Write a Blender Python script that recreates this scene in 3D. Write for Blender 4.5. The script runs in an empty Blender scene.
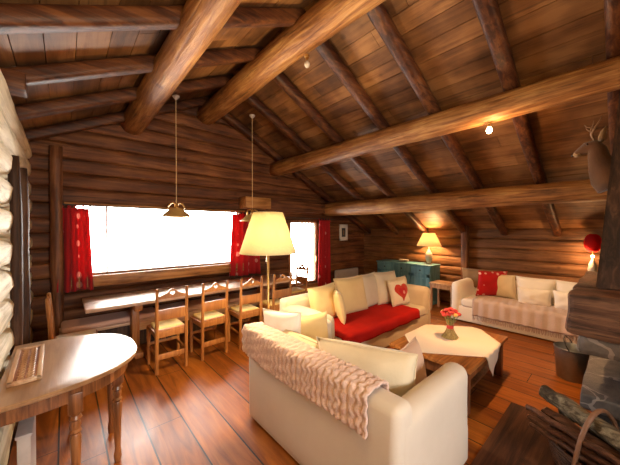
import bpy, bmesh, math, random
from mathutils import Vector, Matrix, noise
PI = math.pi
random.seed(7)
SC = bpy.context.scene
COL = SC.collection

# ------------------------------------------------------------------ camera
cam = bpy.data.cameras.new('camera')
cam.sensor_width = 36.0
cam.lens = 278.0 / 620.0 * 36.0
cam.clip_start = 0.02
camo = bpy.data.objects.new('camera', cam)
COL.objects.link(camo)
camo.location = (0, 0, 1.70)
camo.rotation_euler = (math.radians(90 - 0.62), 0, math.radians(-41.5))
SC.camera = camo

# ------------------------------------------------------------------ world, lights, exposure
SC.view_settings.view_transform = 'Standard'
SC.view_settings.look = 'None'
SC.view_settings.gamma = 1.0
SC.view_settings.use_curve_mapping = False
SC.view_settings.exposure = 0.6
SC.cycles.use_denoising = True
SC.cycles.max_bounces = 10
SC.cycles.diffuse_bounces = 6
SC.cycles.transparent_max_bounces = 12
SC.cycles.sample_clamp_indirect = 6.0
SC.cycles.caustics_reflective = False
SC.cycles.caustics_refractive = False

w = bpy.data.worlds.new('sky')
SC.world = w
w.use_nodes = True
bg = w.node_tree.nodes['Background']
bg.inputs[0].default_value = (1.0, 0.93, 0.88, 1)
bg.inputs[1].default_value = 22.0

WARM = (1.0, 0.56, 0.24)
YELLOW = (1.0, 0.74, 0.38)

def portal(loc, rot, sx, sy):
    l = bpy.data.lights.new('daylight_portal', 'AREA')
    l.shape = 'RECTANGLE'; l.size = sx; l.size_y = sy
    l.cycles.is_portal = True
    o = bpy.data.objects.new('daylight_portal', l); COL.objects.link(o)
    o.location = loc; o.rotation_euler = rot
portal((1.38, 5.2, 1.55), (-PI/2, 0, 0), 2.5, 1.0)
portal((4.30, 5.2, 1.13), (-PI/2, 0, 0), 1.0, 1.5)
portal((0.9, -2.32, 1.6), (PI/2, 0, 0), 1.6, 1.1)  # portal of the added fill window in the unseen back wall

def lamp(name, loc, power, color=WARM, r=0.03):
    l = bpy.data.lights.new(name, 'POINT')
    l.energy = power; l.color = color; l.shadow_soft_size = r
    o = bpy.data.objects.new(name, l); COL.objects.link(o); o.location = loc
    return o
def spot(name, loc, target, power, angle, color=WARM, blend=0.6):
    l = bpy.data.lights.new(name, 'SPOT')
    l.energy = power; l.color = color; l.spot_size = math.radians(angle); l.spot_blend = blend
    l.shadow_soft_size = 0.04
    o = bpy.data.objects.new(name, l); COL.objects.link(o); o.location = loc
    o.rotation_euler = (Vector(target) - Vector(loc)).to_track_quat('-Z', 'Y').to_euler()
    return o
P_FLOOR, P_CAB, P_CORNER = 200, 50, 10
lamp('floor_lamp_light', (1.62, 2.50, 1.66), P_FLOOR, YELLOW, 0.04)
lamp('table_lamp_light', (6.38, 3.02, 1.48), P_CAB, WARM, 0.04)
lamp('wall_lamp_light', (6.36, 0.42, 1.29), P_CORNER, WARM, 0.03)
lamp('bulb_light', (3.49, 0.98, 2.70), 10, WARM, 0.03)
spot('spot_light', (3.47, 0.98, 2.70), (4.5, 1.1, 0.3), 190, 82)
lamp('unseen_warm_light', (0.50, 0.45, 2.85), 40, (1.0, 0.66, 0.24), 0.04)  # unseen warm lamp without a fixture, lights the left wall and near log
lamp('unseen_warm_light', (3.49, -1.3, 2.70), 25, WARM, 0.04)  # added warm fill behind the camera, out of view and without a fixture

# ------------------------------------------------------------------ materials
def new_mat(name):
    m = bpy.data.materials.new(name); m.use_nodes = True
    nt = m.node_tree
    return m, nt, nt.nodes['Principled BSDF']
def N(nt, t, **kw):
    n = nt.nodes.new(t)
    for k, v in kw.items():
        if k in n.inputs: n.inputs[k].default_value = v
        else: setattr(n, k, v)
    return n
def ramp(nt, stops):
    r = nt.nodes.new('ShaderNodeValToRGB')
    e = r.color_ramp.elements
    e[0].position, e[0].color = stops[0][0], (*stops[0][1], 1)
    e[1].position, e[1].color = stops[-1][0], (*stops[-1][1], 1)
    for p, c in stops[1:-1]:
        x = e.new(p); x.color = (*c, 1)
    return r
def wood(name, dark, mid, light, axis='Y', scale=1.0, rough=0.55, bump=0.4, spec=0.35, blotch=0.5, coat=0.0, crack=0.0, island=0.0, con=0.10, cs=22):
    m, nt, b = new_mat(name); L = nt.links.new
    tc = N(nt, 'ShaderNodeTexCoord'); mp = N(nt, 'ShaderNodeMapping')
    s = {'X': (0.07, 1, 1), 'Y': (1, 0.07, 1), 'Z': (1, 1, 0.07)}[axis]
    mp.inputs['Scale'].default_value = tuple(v * 14 * scale for v in s)
    L(tc.outputs['Object'], mp.inputs[0])
    n1 = N(nt, 'ShaderNodeTexNoise', Scale=1.6, Detail=8.0, Roughness=0.65, Distortion=0.6)
    L(mp.outputs[0], n1.inputs['Vector'])
    n2 = N(nt, 'ShaderNodeTexNoise', Scale=2.2, Detail=3.0)
    L(tc.outputs['Object'], n2.inputs['Vector'])
    mx = N(nt, 'ShaderNodeMix', data_type='FLOAT'); mx.inputs[0].default_value = blotch * 0.6
    L(n1.outputs['Fac'], mx.inputs[2]); L(n2.outputs['Fac'], mx.inputs[3])
    r = ramp(nt, [(0.5 - con, dark), (0.5, mid), (0.5 + con, light)])
    L(mx.outputs[0], r.inputs[0]); colr = r.outputs[0]
    if crack:
        m2 = N(nt, 'ShaderNodeMapping'); L(tc.outputs['Object'], m2.inputs[0])
        s2 = {'X': (0.05, 1, 1), 'Y': (1, 0.05, 1), 'Z': (1, 1, 0.05)}[axis]
        m2.inputs['Scale'].default_value = tuple(v * cs for v in s2)
        n3 = N(nt, 'ShaderNodeTexNoise', Scale=1.0, Detail=5.0, Roughness=0.7, Distortion=0.4); L(m2.outputs[0], n3.inputs['Vector'])
        cr = ramp(nt, [(0.34, (1 - crack,) * 3), (0.42, (1, 1, 1))]); L(n3.outputs['Fac'], cr.inputs[0])
        kn = N(nt, 'ShaderNodeTexVoronoi', Scale=2.3, Randomness=1.0); L(tc.outputs['Object'], kn.inputs['Vector'])
        kr = ramp(nt, [(0.05, (0.45, 0.40, 0.35)), (0.11, (1, 1, 1))]); L(kn.outputs['Distance'], kr.inputs[0])
        a = N(nt, 'ShaderNodeMix', data_type='RGBA', blend_type='MULTIPLY'); a.inputs[0].default_value = 1.0
        L(colr, a.inputs[6]); L(cr.outputs[0], a.inputs[7])
        a2 = N(nt, 'ShaderNodeMix', data_type='RGBA', blend_type='MULTIPLY'); a2.inputs[0].default_value = 0.8
        L(a.outputs[2], a2.inputs[6]); L(kr.outputs[0], a2.inputs[7]); colr = a2.outputs[2]
    if island:
        g = N(nt, 'ShaderNodeNewGeometry'); ir = ramp(nt, [(0.0, (1 - island, 1 - island * 1.1, 1 - island * 1.2)), (1.0, (1.1, 1.1, 1.1))])
        L(g.outputs['Random Per Island'], ir.inputs[0])
        a = N(nt, 'ShaderNodeMix', data_type='RGBA', blend_type='MULTIPLY'); a.inputs[0].default_value = 1.0
        L(colr, a.inputs[6]); L(ir.outputs[0], a.inputs[7]); colr = a.outputs[2]
    L(colr, b.inputs['Base Color'])
    bp = N(nt, 'ShaderNodeBump', Strength=bump, Distance=0.012)
    L(n1.outputs['Fac'], bp.inputs['Height']); L(bp.outputs[0], b.inputs['Normal'])
    b.inputs['Roughness'].default_value = rough
    b.inputs['Specular IOR Level'].default_value = spec
    b.inputs['Coat Weight'].default_value = coat
    b.inputs['Coat Roughness'].default_value = 0.28
    return m
def fabric(name, c, c2=None, rough=0.9, bump=0.25, scale=60, sheen=0.2, var=0.5):
    m, nt, b = new_mat(name); L = nt.links.new
    tc = N(nt, 'ShaderNodeTexCoord')
    n1 = N(nt, 'ShaderNodeTexNoise', Scale=3.0, Detail=4.0); L(tc.outputs['Object'], n1.inputs['Vector'])
    c2 = c2 or tuple(v * 0.82 for v in c)
    r = ramp(nt, [(0.3, c2), (0.7, c)]); L(n1.outputs['Fac'], r.inputs[0])
    L(r.outputs[0], b.inputs['Base Color'])
    n2 = N(nt, 'ShaderNodeTexNoise', Scale=float(scale), Detail=3.0); L(tc.outputs['Object'], n2.inputs['Vector'])
    bp = N(nt, 'ShaderNodeBump', Strength=bump, Distance=0.01)
    L(n2.outputs['Fac'], bp.inputs['Height']); L(bp.outputs[0], b.inputs['Normal'])
    b.inputs['Roughness'].default_value = rough
    b.inputs['Specular IOR Level'].default_value = 0.15
    b.inputs['Sheen Weight'].default_value = sheen
    return m
def motif(name, base, dots, scale=7.0, size=0.22):
    m, nt, b = new_mat(name); L = nt.links.new
    tc = N(nt, 'ShaderNodeTexCoord')
    v = N(nt, 'ShaderNodeTexVoronoi', Scale=scale, Randomness=0.45); L(tc.outputs['Object'], v.inputs['Vector'])
    r = ramp(nt, [(size - 0.03, dots), (size, base)]); L(v.outputs['Distance'], r.inputs[0])
    L(r.outputs[0], b.inputs['Base Color']); b.inputs['Roughness'].default_value = 0.9
    b.inputs['Sheen Weight'].default_value = 0.1
    b.inputs['Specular IOR Level'].default_value = 0.15
    return m
def translucent_motif(*a):
    m = motif(*a); nt = m.node_tree; L = nt.links.new; b = nt.nodes['Principled BSDF']
    src = b.inputs['Base Color'].links[0].from_socket
    t = N(nt, 'ShaderNodeBsdfTranslucent'); L(src, t.inputs[0]); mx = N(nt, 'ShaderNodeMixShader'); mx.inputs[0].default_value = 0.4
    L(b.outputs[0], mx.inputs[1]); L(t.outputs[0], mx.inputs[2]); L(mx.outputs[0], nt.nodes['Material Output'].inputs[0])
    return m
def plain(name, c, rough=0.5, metal=0.0, bump=0.0, scale=20):
    m, nt, b = new_mat(name); L = nt.links.new
    tc = N(nt, 'ShaderNodeTexCoord')
    n1 = N(nt, 'ShaderNodeTexNoise', Scale=float(scale), Detail=4.0); L(tc.outputs['Object'], n1.inputs['Vector'])
    r = ramp(nt, [(0.3, tuple(v * 0.85 for v in c)), (0.7, c)]); L(n1.outputs['Fac'], r.inputs[0])
    L(r.outputs[0], b.inputs['Base Color'])
    b.inputs['Roughness'].default_value = rough; b.inputs['Metallic'].default_value = metal
    if bump:
        bp = N(nt, 'ShaderNodeBump', Strength=bump, Distance=0.02)
        L(n1.outputs['Fac'], bp.inputs['Height']); L(bp.outputs[0], b.inputs['Normal'])
    return m
def shade_mat(name, c):
    m = bpy.data.materials.new(name); m.use_nodes = True; nt = m.node_tree; nt.nodes.clear(); L = nt.links.new
    out = N(nt, 'ShaderNodeOutputMaterial')
    tc = N(nt, 'ShaderNodeTexCoord'); n = N(nt, 'ShaderNodeTexNoise', Scale=50.0); L(tc.outputs['Object'], n.inputs['Vector'])
    r = ramp(nt, [(0.3, tuple(v * 0.93 for v in c)), (0.7, c)]); L(n.outputs['Fac'], r.inputs[0])
    d = N(nt, 'ShaderNodeBsdfDiffuse'); t = N(nt, 'ShaderNodeBsdfTranslucent')
    L(r.outputs[0], d.inputs[0]); L(r.outputs[0], t.inputs[0])
    mx = N(nt, 'ShaderNodeMixShader'); mx.inputs[0].default_value = 0.62
    L(d.outputs[0], mx.inputs[1]); L(t.outputs[0], mx.inputs[2]); L(mx.outputs[0], out.inputs[0])
    return m
def glow(name, c, s):
    m, nt, b = new_mat(name)
    b.inputs['Base Color'].default_value = (*c, 1)
    b.inputs['Emission Color'].default_value = (*c, 1); b.inputs['Emission Strength'].default_value = s
    return m
def glass_mat(name):
    m = bpy.data.materials.new(name); m.use_nodes = True; nt = m.node_tree; nt.nodes.clear(); L = nt.links.new
    out = N(nt, 'ShaderNodeOutputMaterial'); g = N(nt, 'ShaderNodeBsdfGlossy', Roughness=0.02)
    t = N(nt, 'ShaderNodeBsdfTransparent'); f = N(nt, 'ShaderNodeFresnel', IOR=1.45)
    t.inputs[0].default_value = (0.97, 0.98, 0.97, 1)
    mx = N(nt, 'ShaderNodeMixShader'); L(f.outputs[0], mx.inputs[0]); L(t.outputs[0], mx.inputs[1]); L(g.outputs[0], mx.inputs[2])
    L(mx.outputs[0], out.inputs[0]); return m
def floor_mat():
    m, nt, b = new_mat('floor_boards'); L = nt.links.new
    tc = N(nt, 'ShaderNodeTexCoord'); sp = N(nt, 'ShaderNodeSeparateXYZ'); L(tc.outputs['Object'], sp.inputs[0])
    def M(op, a, c=None):
        n = nt.nodes.new('ShaderNodeMath'); n.operation = op
        if isinstance(a, (int, float)): n.inputs[0].default_value = a
        else: L(a, n.inputs[0])
        if c is not None:
            if isinstance(c, (int, float)): n.inputs[1].default_value = c
            else: L(c, n.inputs[1])
        return n.outputs[0]
    u = M('DIVIDE', M('SUBTRACT', sp.outputs[0], 0.234), 0.2775)
    idx = M('FLOOR', u); fr = M('FRACT', u)
    wn = N(nt, 'ShaderNodeTexWhiteNoise', noise_dimensions='1D'); L(idx, wn.inputs['W'])
    off = M('MULTIPLY', wn.outputs['Value'], 3.0)
    v = M('FRACT', M('DIVIDE', M('ADD', sp.outputs[1], off), 3.1))
    ends = M('LESS_THAN', v, 0.0022)
    gap = M('LESS_THAN', M('MINIMUM', fr, M('SUBTRACT', 1.0, fr)), 0.021)
    gaps = M('MAXIMUM', gap, ends)
    mp = N(nt, 'ShaderNodeMapping'); mp.inputs['Scale'].default_value = (9, 0.9, 9); L(tc.outputs['Object'], mp.inputs[0])
    cmb = N(nt, 'ShaderNodeVectorMath', operation='ADD'); L(mp.outputs[0], cmb.inputs[0])
    cx = N(nt, 'ShaderNodeCombineXYZ'); L(M('MULTIPLY', wn.outputs['Value'], 37.0), cx.inputs[2]); L(cx.outputs[0], cmb.inputs[1])
    n1 = N(nt, 'ShaderNodeTexNoise', Scale=1.4, Detail=8.0, Roughness=0.6, Distortion=1.2); L(cmb.outputs[0], n1.inputs['Vector'])
    f = M('ADD', M('MULTIPLY', n1.outputs['Fac'], 0.8), M('MULTIPLY', wn.outputs['Value'], 0.12))
    r = ramp(nt, [(0.32, (0.15, 0.038, 0.006)), (0.48, (0.28, 0.082, 0.012)), (0.66, (0.40, 0.13, 0.019))]); L(f, r.inputs[0])
    mx = N(nt, 'ShaderNodeMix', data_type='RGBA'); L(gaps, mx.inputs[0]); L(r.outputs[0], mx.inputs[6]); mx.inputs[7].default_value = (0.012, 0.005, 0.003, 1)
    L(mx.outputs[2], b.inputs['Base Color'])
    n3 = N(nt, 'ShaderNodeTexNoise', Scale=2.5, Detail=6.0, Roughness=0.7); L(tc.outputs['Object'], n3.inputs['Vector'])
    rr = M('ADD', M('MULTIPLY', n3.outputs['Fac'], 0.34), 0.20); L(rr, b.inputs['Roughness'])
    bp = N(nt, 'ShaderNodeBump', Strength=0.35, Distance=0.006)
    L(M('SUBTRACT', M('MULTIPLY', n1.outputs['Fac'], 0.5), M('MULTIPLY', gaps, 1.0)), bp.inputs['Height']); L(bp.outputs[0], b.inputs['Normal'])
    b.inputs['Specular IOR Level'].default_value = 0.38
    return m
def slate_mat(name, c1, c2, scale=3.0):
    m, nt, b = new_mat(name); L = nt.links.new
    tc = N(nt, 'ShaderNodeTexCoord')
    v = N(nt, 'ShaderNodeTexVoronoi', Scale=scale, feature='DISTANCE_TO_EDGE'); wp = N(nt, 'ShaderNodeTexNoise', Scale=3.0, Detail=3.0); L(tc.outputs['Object'], wp.inputs['Vector'])
    wm = N(nt, 'ShaderNodeMix', data_type='VECTOR'); wm.inputs[0].default_value = 0.35; L(tc.outputs['Object'], wm.inputs[4]); L(wp.outputs['Color'], wm.inputs[5]); L(wm.outputs[1], v.inputs['Vector'])
    n = N(nt, 'ShaderNodeTexNoise', Scale=7.0, Detail=8.0, Roughness=0.7); L(tc.outputs['Object'], n.inputs['Vector'])
    r = ramp(nt, [(0.3, c1), (0.7, c2)]); L(n.outputs['Fac'], r.inputs[0])
    e = ramp(nt, [(0.0, tuple(min(1, x * 2.2) for x in c2)), (0.03, (1, 1, 1))])
    L(v.outputs['Distance'], e.inputs[0])
    st = N(nt, 'ShaderNodeMath', operation='LESS_THAN'); L(v.outputs['Distance'], st.inputs[0]); st.inputs[1].default_value = 0.012
    mx = N(nt, 'ShaderNodeMix', data_type='RGBA'); L(st.outputs[0], mx.inputs[0]); L(r.outputs[0], mx.inputs[6]); mx.inputs[7].default_value = (*[min(1, x * 1.7) for x in c2], 1)
    L(mx.outputs[2], b.inputs['Base Color']); b.inputs['Roughness'].default_value = 0.55
    bp = N(nt, 'ShaderNodeBump', Strength=0.5, Distance=0.02); L(n.outputs['Fac'], bp.inputs['Height']); L(bp.outputs[0], b.inputs['Normal'])
    return m

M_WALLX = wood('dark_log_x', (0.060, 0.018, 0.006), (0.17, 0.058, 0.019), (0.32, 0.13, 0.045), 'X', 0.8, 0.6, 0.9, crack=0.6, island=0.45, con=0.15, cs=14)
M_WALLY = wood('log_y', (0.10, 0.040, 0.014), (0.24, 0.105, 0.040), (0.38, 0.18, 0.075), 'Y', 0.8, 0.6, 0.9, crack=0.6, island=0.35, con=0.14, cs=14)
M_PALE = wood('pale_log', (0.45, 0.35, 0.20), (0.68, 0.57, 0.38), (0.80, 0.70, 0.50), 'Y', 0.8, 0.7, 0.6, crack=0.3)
M_PURLIN = wood('purlin_log', (0.13, 0.045, 0.012), (0.30, 0.125, 0.036), (0.50, 0.26, 0.085), 'Y', 1.3, 0.5, 0.9, crack=0.6, con=.13)
M_RAFT = wood('rafter_log', (0.030, 0.008, 0.003), (0.075, 0.022, 0.007), (0.15, 0.052, 0.016), 'X', 0.9, 0.5, 0.6, crack=0.5)
M_BOARD = wood('roof_board', (0.11, 0.045, 0.015), (0.22, 0.095, 0.032), (0.34, 0.165, 0.060), 'Y', 0.6, 0.6, 0.4, blotch=1.0, crack=0.35, island=0.45)
M_DARK = wood('dark_beam', (0.018, 0.008, 0.005), (0.050, 0.022, 0.012), (0.10, 0.048, 0.026), 'Z', 1.0, 0.65, 0.7)
M_POSTZ = wood('post_wood', (0.06, 0.02, 0.008), (0.15, 0.055, 0.022), (0.28, 0.12, 0.05), 'Z', 1.0, 0.5, 0.6)
M_SILL = wood('sill_wood', (0.20, 0.08, 0.022), (0.38, 0.17, 0.05), (0.52, 0.26, 0.09), 'X', 1.0, 0.45, 0.3)
M_FRAME = wood('frame_wood', (0.14, 0.055, 0.02), (0.26, 0.11, 0.04), (0.38, 0.18, 0.07), 'Z', 1.0, 0.45, 0.3)
M_TABLE = wood('table_wood', (0.44, 0.25, 0.14), (0.58, 0.37, 0.23), (0.68, 0.47, 0.31), 'X', 1.0, 0.50, 0.12, 0.9, coat=1.0)
M_TABLE.node_tree.nodes['Principled BSDF'].inputs['Coat Roughness'].default_value = 0.42
M_CHAIR = wood('chair_wood', (0.20, 0.068, 0.016), (0.38, 0.15, 0.042), (0.54, 0.26, 0.085), 'Z', 1.5, 0.38, 0.15, 0.5, con=.2)
M_HALF = wood('console_wood', (0.22, 0.11, 0.050), (0.34, 0.19, 0.09), (0.44, 0.27, 0.14), 'Y', 1.0, 0.34, 0.10, 0.5, coat=0.25, con=.2)
M_HALFLEG = wood('console_leg_wood', (0.12, 0.042, 0.014), (0.24, 0.090, 0.030), (0.36, 0.15, 0.055), 'Z', 1.5, 0.3, 0.1, 0.5, coat=0.2)
M_COFFEE = wood('coffee_wood', (0.18, 0.055, 0.014), (0.34, 0.12, 0.030), (0.46, 0.19, 0.055), 'X', 1.0, 0.3, 0.12, 0.5)
M_COFFEEZ = wood('coffee_leg_wood', (0.08, 0.026, 0.010), (0.16, 0.058, 0.020), (0.26, 0.10, 0.04), 'Z', 1.0, 0.4, 0.15, 0.5)
M_FLOOR = floor_mat()
M_CREAM = fabric('cream_cotton', (0.72, 0.60, 0.44), (0.64, 0.52, 0.37))
M_WHITE = fabric('white_cotton', (0.84, 0.79, 0.72), (0.77, 0.72, 0.65))
M_YELLOWC = fabric('yellow_cream_cotton', (0.78, 0.60, 0.30), (0.70, 0.52, 0.25))
M_CREAMP = fabric('cream_pillow', (0.74, 0.64, 0.46), (0.66, 0.55, 0.38))
M_PINKP = fabric('pinkish_stripe_pillow', (0.66, 0.46, 0.34), (0.58, 0.38, 0.27))
M_RED = fabric('red_throw', (0.45, 0.012, 0.008), (0.33, 0.008, 0.005), sheen=0.0)
M_HEART = fabric('red_heart', (0.50, 0.05, 0.025), (0.42, 0.03, 0.015))
M_KNIT = fabric('dusty_pink_knit', (0.74, 0.55, 0.48), (0.64, 0.45, 0.39), scale=90, bump=0.6)
M_KNIT2 = fabric('grey_pink_knit', (0.60, 0.48, 0.45), (0.48, 0.37, 0.34), scale=90, bump=0.6)
M_CURT = translucent_motif('red_print_curtain', (0.52, 0.028, 0.034), (0.75, 0.36, 0.30), 5.0, 0.24)
M_REDP = motif('red_print_pillow', (0.42, 0.012, 0.018), (0.70, 0.42, 0.38), 9.0, 0.24)
M_CLOTH = fabric('table_cloth', (0.80, 0.64, 0.50), (0.76, 0.60, 0.46), bump=0.1)
M_BENCHC = fabric('bench_cushion', (0.74, 0.50, 0.42), (0.68, 0.44, 0.36))
M_SEATC = fabric('seat_pad', (0.75, 0.56, 0.20), (0.66, 0.46, 0.14))
M_SHADE = shade_mat('lamp_shade_cloth', (0.95, 0.88, 0.66))
M_REDSH = shade_mat('red_lamp_shade', (0.62, 0.03, 0.03))
M_TEAL = wood('teal_paint', (0.085, 0.22, 0.27), (0.12, 0.30, 0.36), (0.17, 0.38, 0.43), 'Z', 1.0, 0.5, 0.15)
M_BRASS = plain('brass', (0.60, 0.36, 0.12), 0.3, 0.9)
M_CERAM = plain('pale_ceramic', (0.68, 0.58, 0.48), 0.25)
M_PEND = plain('ochre_ceramic', (0.78, 0.50, 0.17), 0.35)
M_CORD = plain('cord', (0.72, 0.52, 0.26), 0.6)
M_IRON = plain('dark_iron', (0.05, 0.05, 0.05), 0.45, 0.7)
M_STEEL = plain('grey_metal', (0.30, 0.31, 0.33), 0.35, 0.8)
M_RAD = plain('radiator_enamel', (0.55, 0.50, 0.48), 0.4)
M_SLATE = slate_mat('slate', (0.045, 0.042, 0.045), (0.14, 0.125, 0.125), 2.2)
M_LINTEL = slate_mat('lintel_stone', (0.045, 0.032, 0.024), (0.14, 0.10, 0.075), 1.2)
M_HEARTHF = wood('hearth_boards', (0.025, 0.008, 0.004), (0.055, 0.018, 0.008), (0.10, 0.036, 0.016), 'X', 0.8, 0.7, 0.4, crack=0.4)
M_PAPER = plain('paper', (0.75, 0.70, 0.62), 0.8)
M_INK = plain('ink', (0.05, 0.045, 0.04), 0.8, 0, 0, 40)
M_GLASS = glass_mat('window_glass')
M_BULB = glow('lit_bulb', (1.0, 0.72, 0.38), 14.0)
M_FUR = fabric('brown_fur', (0.12, 0.055, 0.024), (0.06, 0.026, 0.012), scale=140, bump=0.6)
M_FURL = fabric('pale_fur', (0.30, 0.19, 0.10), (0.20, 0.12, 0.06), scale=140, bump=0.6)
M_ANTLER = plain('antler', (0.26, 0.14, 0.07), 0.5, 0, 0.4, 60)
M_BLACK = plain('black_gloss', (0.01, 0.01, 0.01), 0.15)
M_BARK = wood('mossy_bark', (0.02, 0.013, 0.008), (0.07, 0.052, 0.032), (0.26, 0.22, 0.15), 'Y', 1.5, 0.9, 1.0, blotch=0.9)
M_TWIG = wood('basket_twig', (0.03, 0.011, 0.006), (0.075, 0.030, 0.016), (0.14, 0.062, 0.033), 'Y', 2.0, 0.5, 0.4)
M_CUTW = plain('cut_wood', (0.36, 0.19, 0.10), 0.7, 0, 0.3, 60)
M_HANDLE = plain('peeled_branch', (0.22, 0.105, 0.055), 0.5, 0, 0.5, 30)
M_STRAW = wood('straw', (0.26, 0.17, 0.05), (0.42, 0.30, 0.10), (0.55, 0.42, 0.17), 'Z', 4.0, 0.7, 0.5)
M_ROSE = plain('red_petal', (0.62, 0.045, 0.035), 0.6, 0, 0.6, 60)
M_LEAF = plain('leaf_green', (0.16, 0.22, 0.05), 0.6)
M_YPET = plain('yellow_petal', (0.75, 0.45, 0.12), 0.6)
M_CARVE = wood('carved_inlay', (0.16, 0.05, 0.02), (0.30, 0.12, 0.06), (0.45, 0.22, 0.12), 'Y', 3.0, 0.5, 0.4)
M_TRAY = wood('tray_wood', (0.42, 0.22, 0.11), (0.58, 0.36, 0.21), (0.70, 0.50, 0.32), 'Y', 1.0, 0.4, 0.15)

# ------------------------------------------------------------------ helpers
def obj(name, bm, mat, parent=None, loc=None, rot=None, smooth=True, autosm=True):
    me = bpy.data.meshes.new(name)
    bmesh.ops.recalc_face_normals(bm, faces=bm.faces)
    bm.to_mesh(me); bm.free()
    for m in (mat if isinstance(mat, (list, tuple)) else [mat]): me.materials.append(m)
    if smooth:
        me.shade_smooth()
        if autosm: me.set_sharp_from_angle(angle=math.radians(40))
    o = bpy.data.objects.new(name, me); COL.objects.link(o)
    if parent: o.parent = parent
    if loc: o.location = loc
    if rot: o.rotation_euler = rot
    return o
def thing(name, label, cat, loc=(0, 0, 0), rz=0.0, group=None):
    o = bpy.data.objects.new(name, None); COL.objects.link(o)
    o.empty_display_size = 0.1
    o.location = loc; o.rotation_euler = (0, 0, rz)
    o['label'] = label; o['category'] = cat
    if group: o['group'] = group
    return o
def tag(o, label, cat, group=None, kind=None):
    o['label'] = label; o['category'] = cat
    if group: o['group'] = group
    if kind: o['kind'] = kind
    return o
def struct(o):
    o['kind'] = 'structure'; return o
def dup(root, loc, rz, label=None):
    r = root.copy(); COL.objects.link(r); r.location = loc; r.rotation_euler = (0, 0, rz)
    if label: r['label'] = label
    for ch in list(root.children):
        c = ch.copy(); COL.objects.link(c); c.parent = r
        for g in list(ch.children):
            d = g.copy(); COL.objects.link(d); d.parent = c
    return r
def BM(): return bmesh.new()
def box(bm, x0, x1, y0, y1, z0, z1, bev=0.0, seg=2, mat=None):
    r = bmesh.ops.create_cube(bm, size=1.0)
    vs = r['verts']
    for v in vs:
        v.co = Vector(((x0 + x1) / 2 + v.co.x * (x1 - x0), (y0 + y1) / 2 + v.co.y * (y1 - y0), (z0 + z1) / 2 + v.co.z * (z1 - z0)))
    es = list({e for v in vs for e in v.link_edges})
    if bev > 0:
        b = min(bev, 0.49 * min(abs(x1 - x0), abs(y1 - y0), abs(z1 - z0)))
        rr = bmesh.ops.bevel(bm, geom=es, offset=b, segments=seg, profile=0.5, affect='EDGES')
        vs = list({v for f in rr['faces'] for v in f.verts} | {v for v in vs if v.is_valid})
    if mat is not None:
        for v in vs: v.co = mat @ v.co
    return vs
def tube(bm, pts, rad, n=10, jit=0.0, seed=0.0, sq=1.0, up=None, boxy=0):
    pts = [Vector(p) for p in pts]
    if not isinstance(rad, (list, tuple)): rad = [rad] * len(pts)
    rings = []; nrm = None
    for i, p in enumerate(pts):
        t = (pts[min(i + 1, len(pts) - 1)] - pts[max(i - 1, 0)]).normalized()
        if nrm is None:
            a = Vector(up) if up else (Vector((0, 0, 1)) if abs(t.z) < 0.9 else Vector((1, 0, 0)))
            nrm = (a - t * a.dot(t)).normalized()
        else:
            nrm = (nrm - t * nrm.dot(t)).normalized()
        bn = t.cross(nrm); ring = []
        for k in range(n):
            a = 2 * PI * k / n
            d = nrm * math.cos(a) * sq + bn * math.sin(a)
            r = rad[i]
            if boxy: r *= 1.0 / (abs(math.cos(a)) ** boxy + abs(math.sin(a)) ** boxy) ** (1 / boxy)
            if jit: r *= 1 + jit * noise.noise(Vector((p.x * 1.3 + seed, p.y * 1.3, p.z * 1.3)) + d * 1.2) * 2
            ring.append(bm.verts.new(p + d * r))
        rings.append(ring)
    for a, b in zip(rings, rings[1:]):
        for k in range(n):
            bm.faces.new((a[k], a[(k + 1) % n], b[(k + 1) % n], b[k]))
    bm.faces.new(rings[0][::-1]); bm.faces.new(rings[-1])
    return rings
def lathe(bm, prof, n=24, c=(0, 0, 0), close=False):
    c = Vector(c); rings = []
    for r, z in prof:
        if r < 1e-5: rings.append([bm.verts.new(c + Vector((0, 0, z)))])
        else: rings.append([bm.verts.new(c + Vector((r * math.cos(2 * PI * k / n), r * math.sin(2 * PI * k / n), z))) for k in range(n)])
    prs = list(zip(rings, rings[1:]))
    if close: prs.append((rings[-1], rings[0]))
    for a, b in prs:
        for k in range(n):
            k2 = (k + 1) % n
            if len(a) == 1 and len(b) == 1: continue
            if len(a) == 1: bm.faces.new((a[0], b[k2], b[k]))
            elif len(b) == 1: bm.faces.new((a[k], a[k2], b[0]))
            else: bm.faces.new((a[k], a[k2], b[k2], b[k]))
def prism(bm, pts, z0, z1, mapf=lambda x, y, z: (x, y, z)):
    lo = [bm.verts.new(mapf(x, y, z0)) for x, y in pts]; hi = [bm.verts.new(mapf(x, y, z1)) for x, y in pts]
    bm.faces.new(lo[::-1]); bm.faces.new(hi)
    for i in range(len(pts)):
        j = (i + 1) % len(pts); bm.faces.new((lo[i], lo[j], hi[j], hi[i]))
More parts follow.
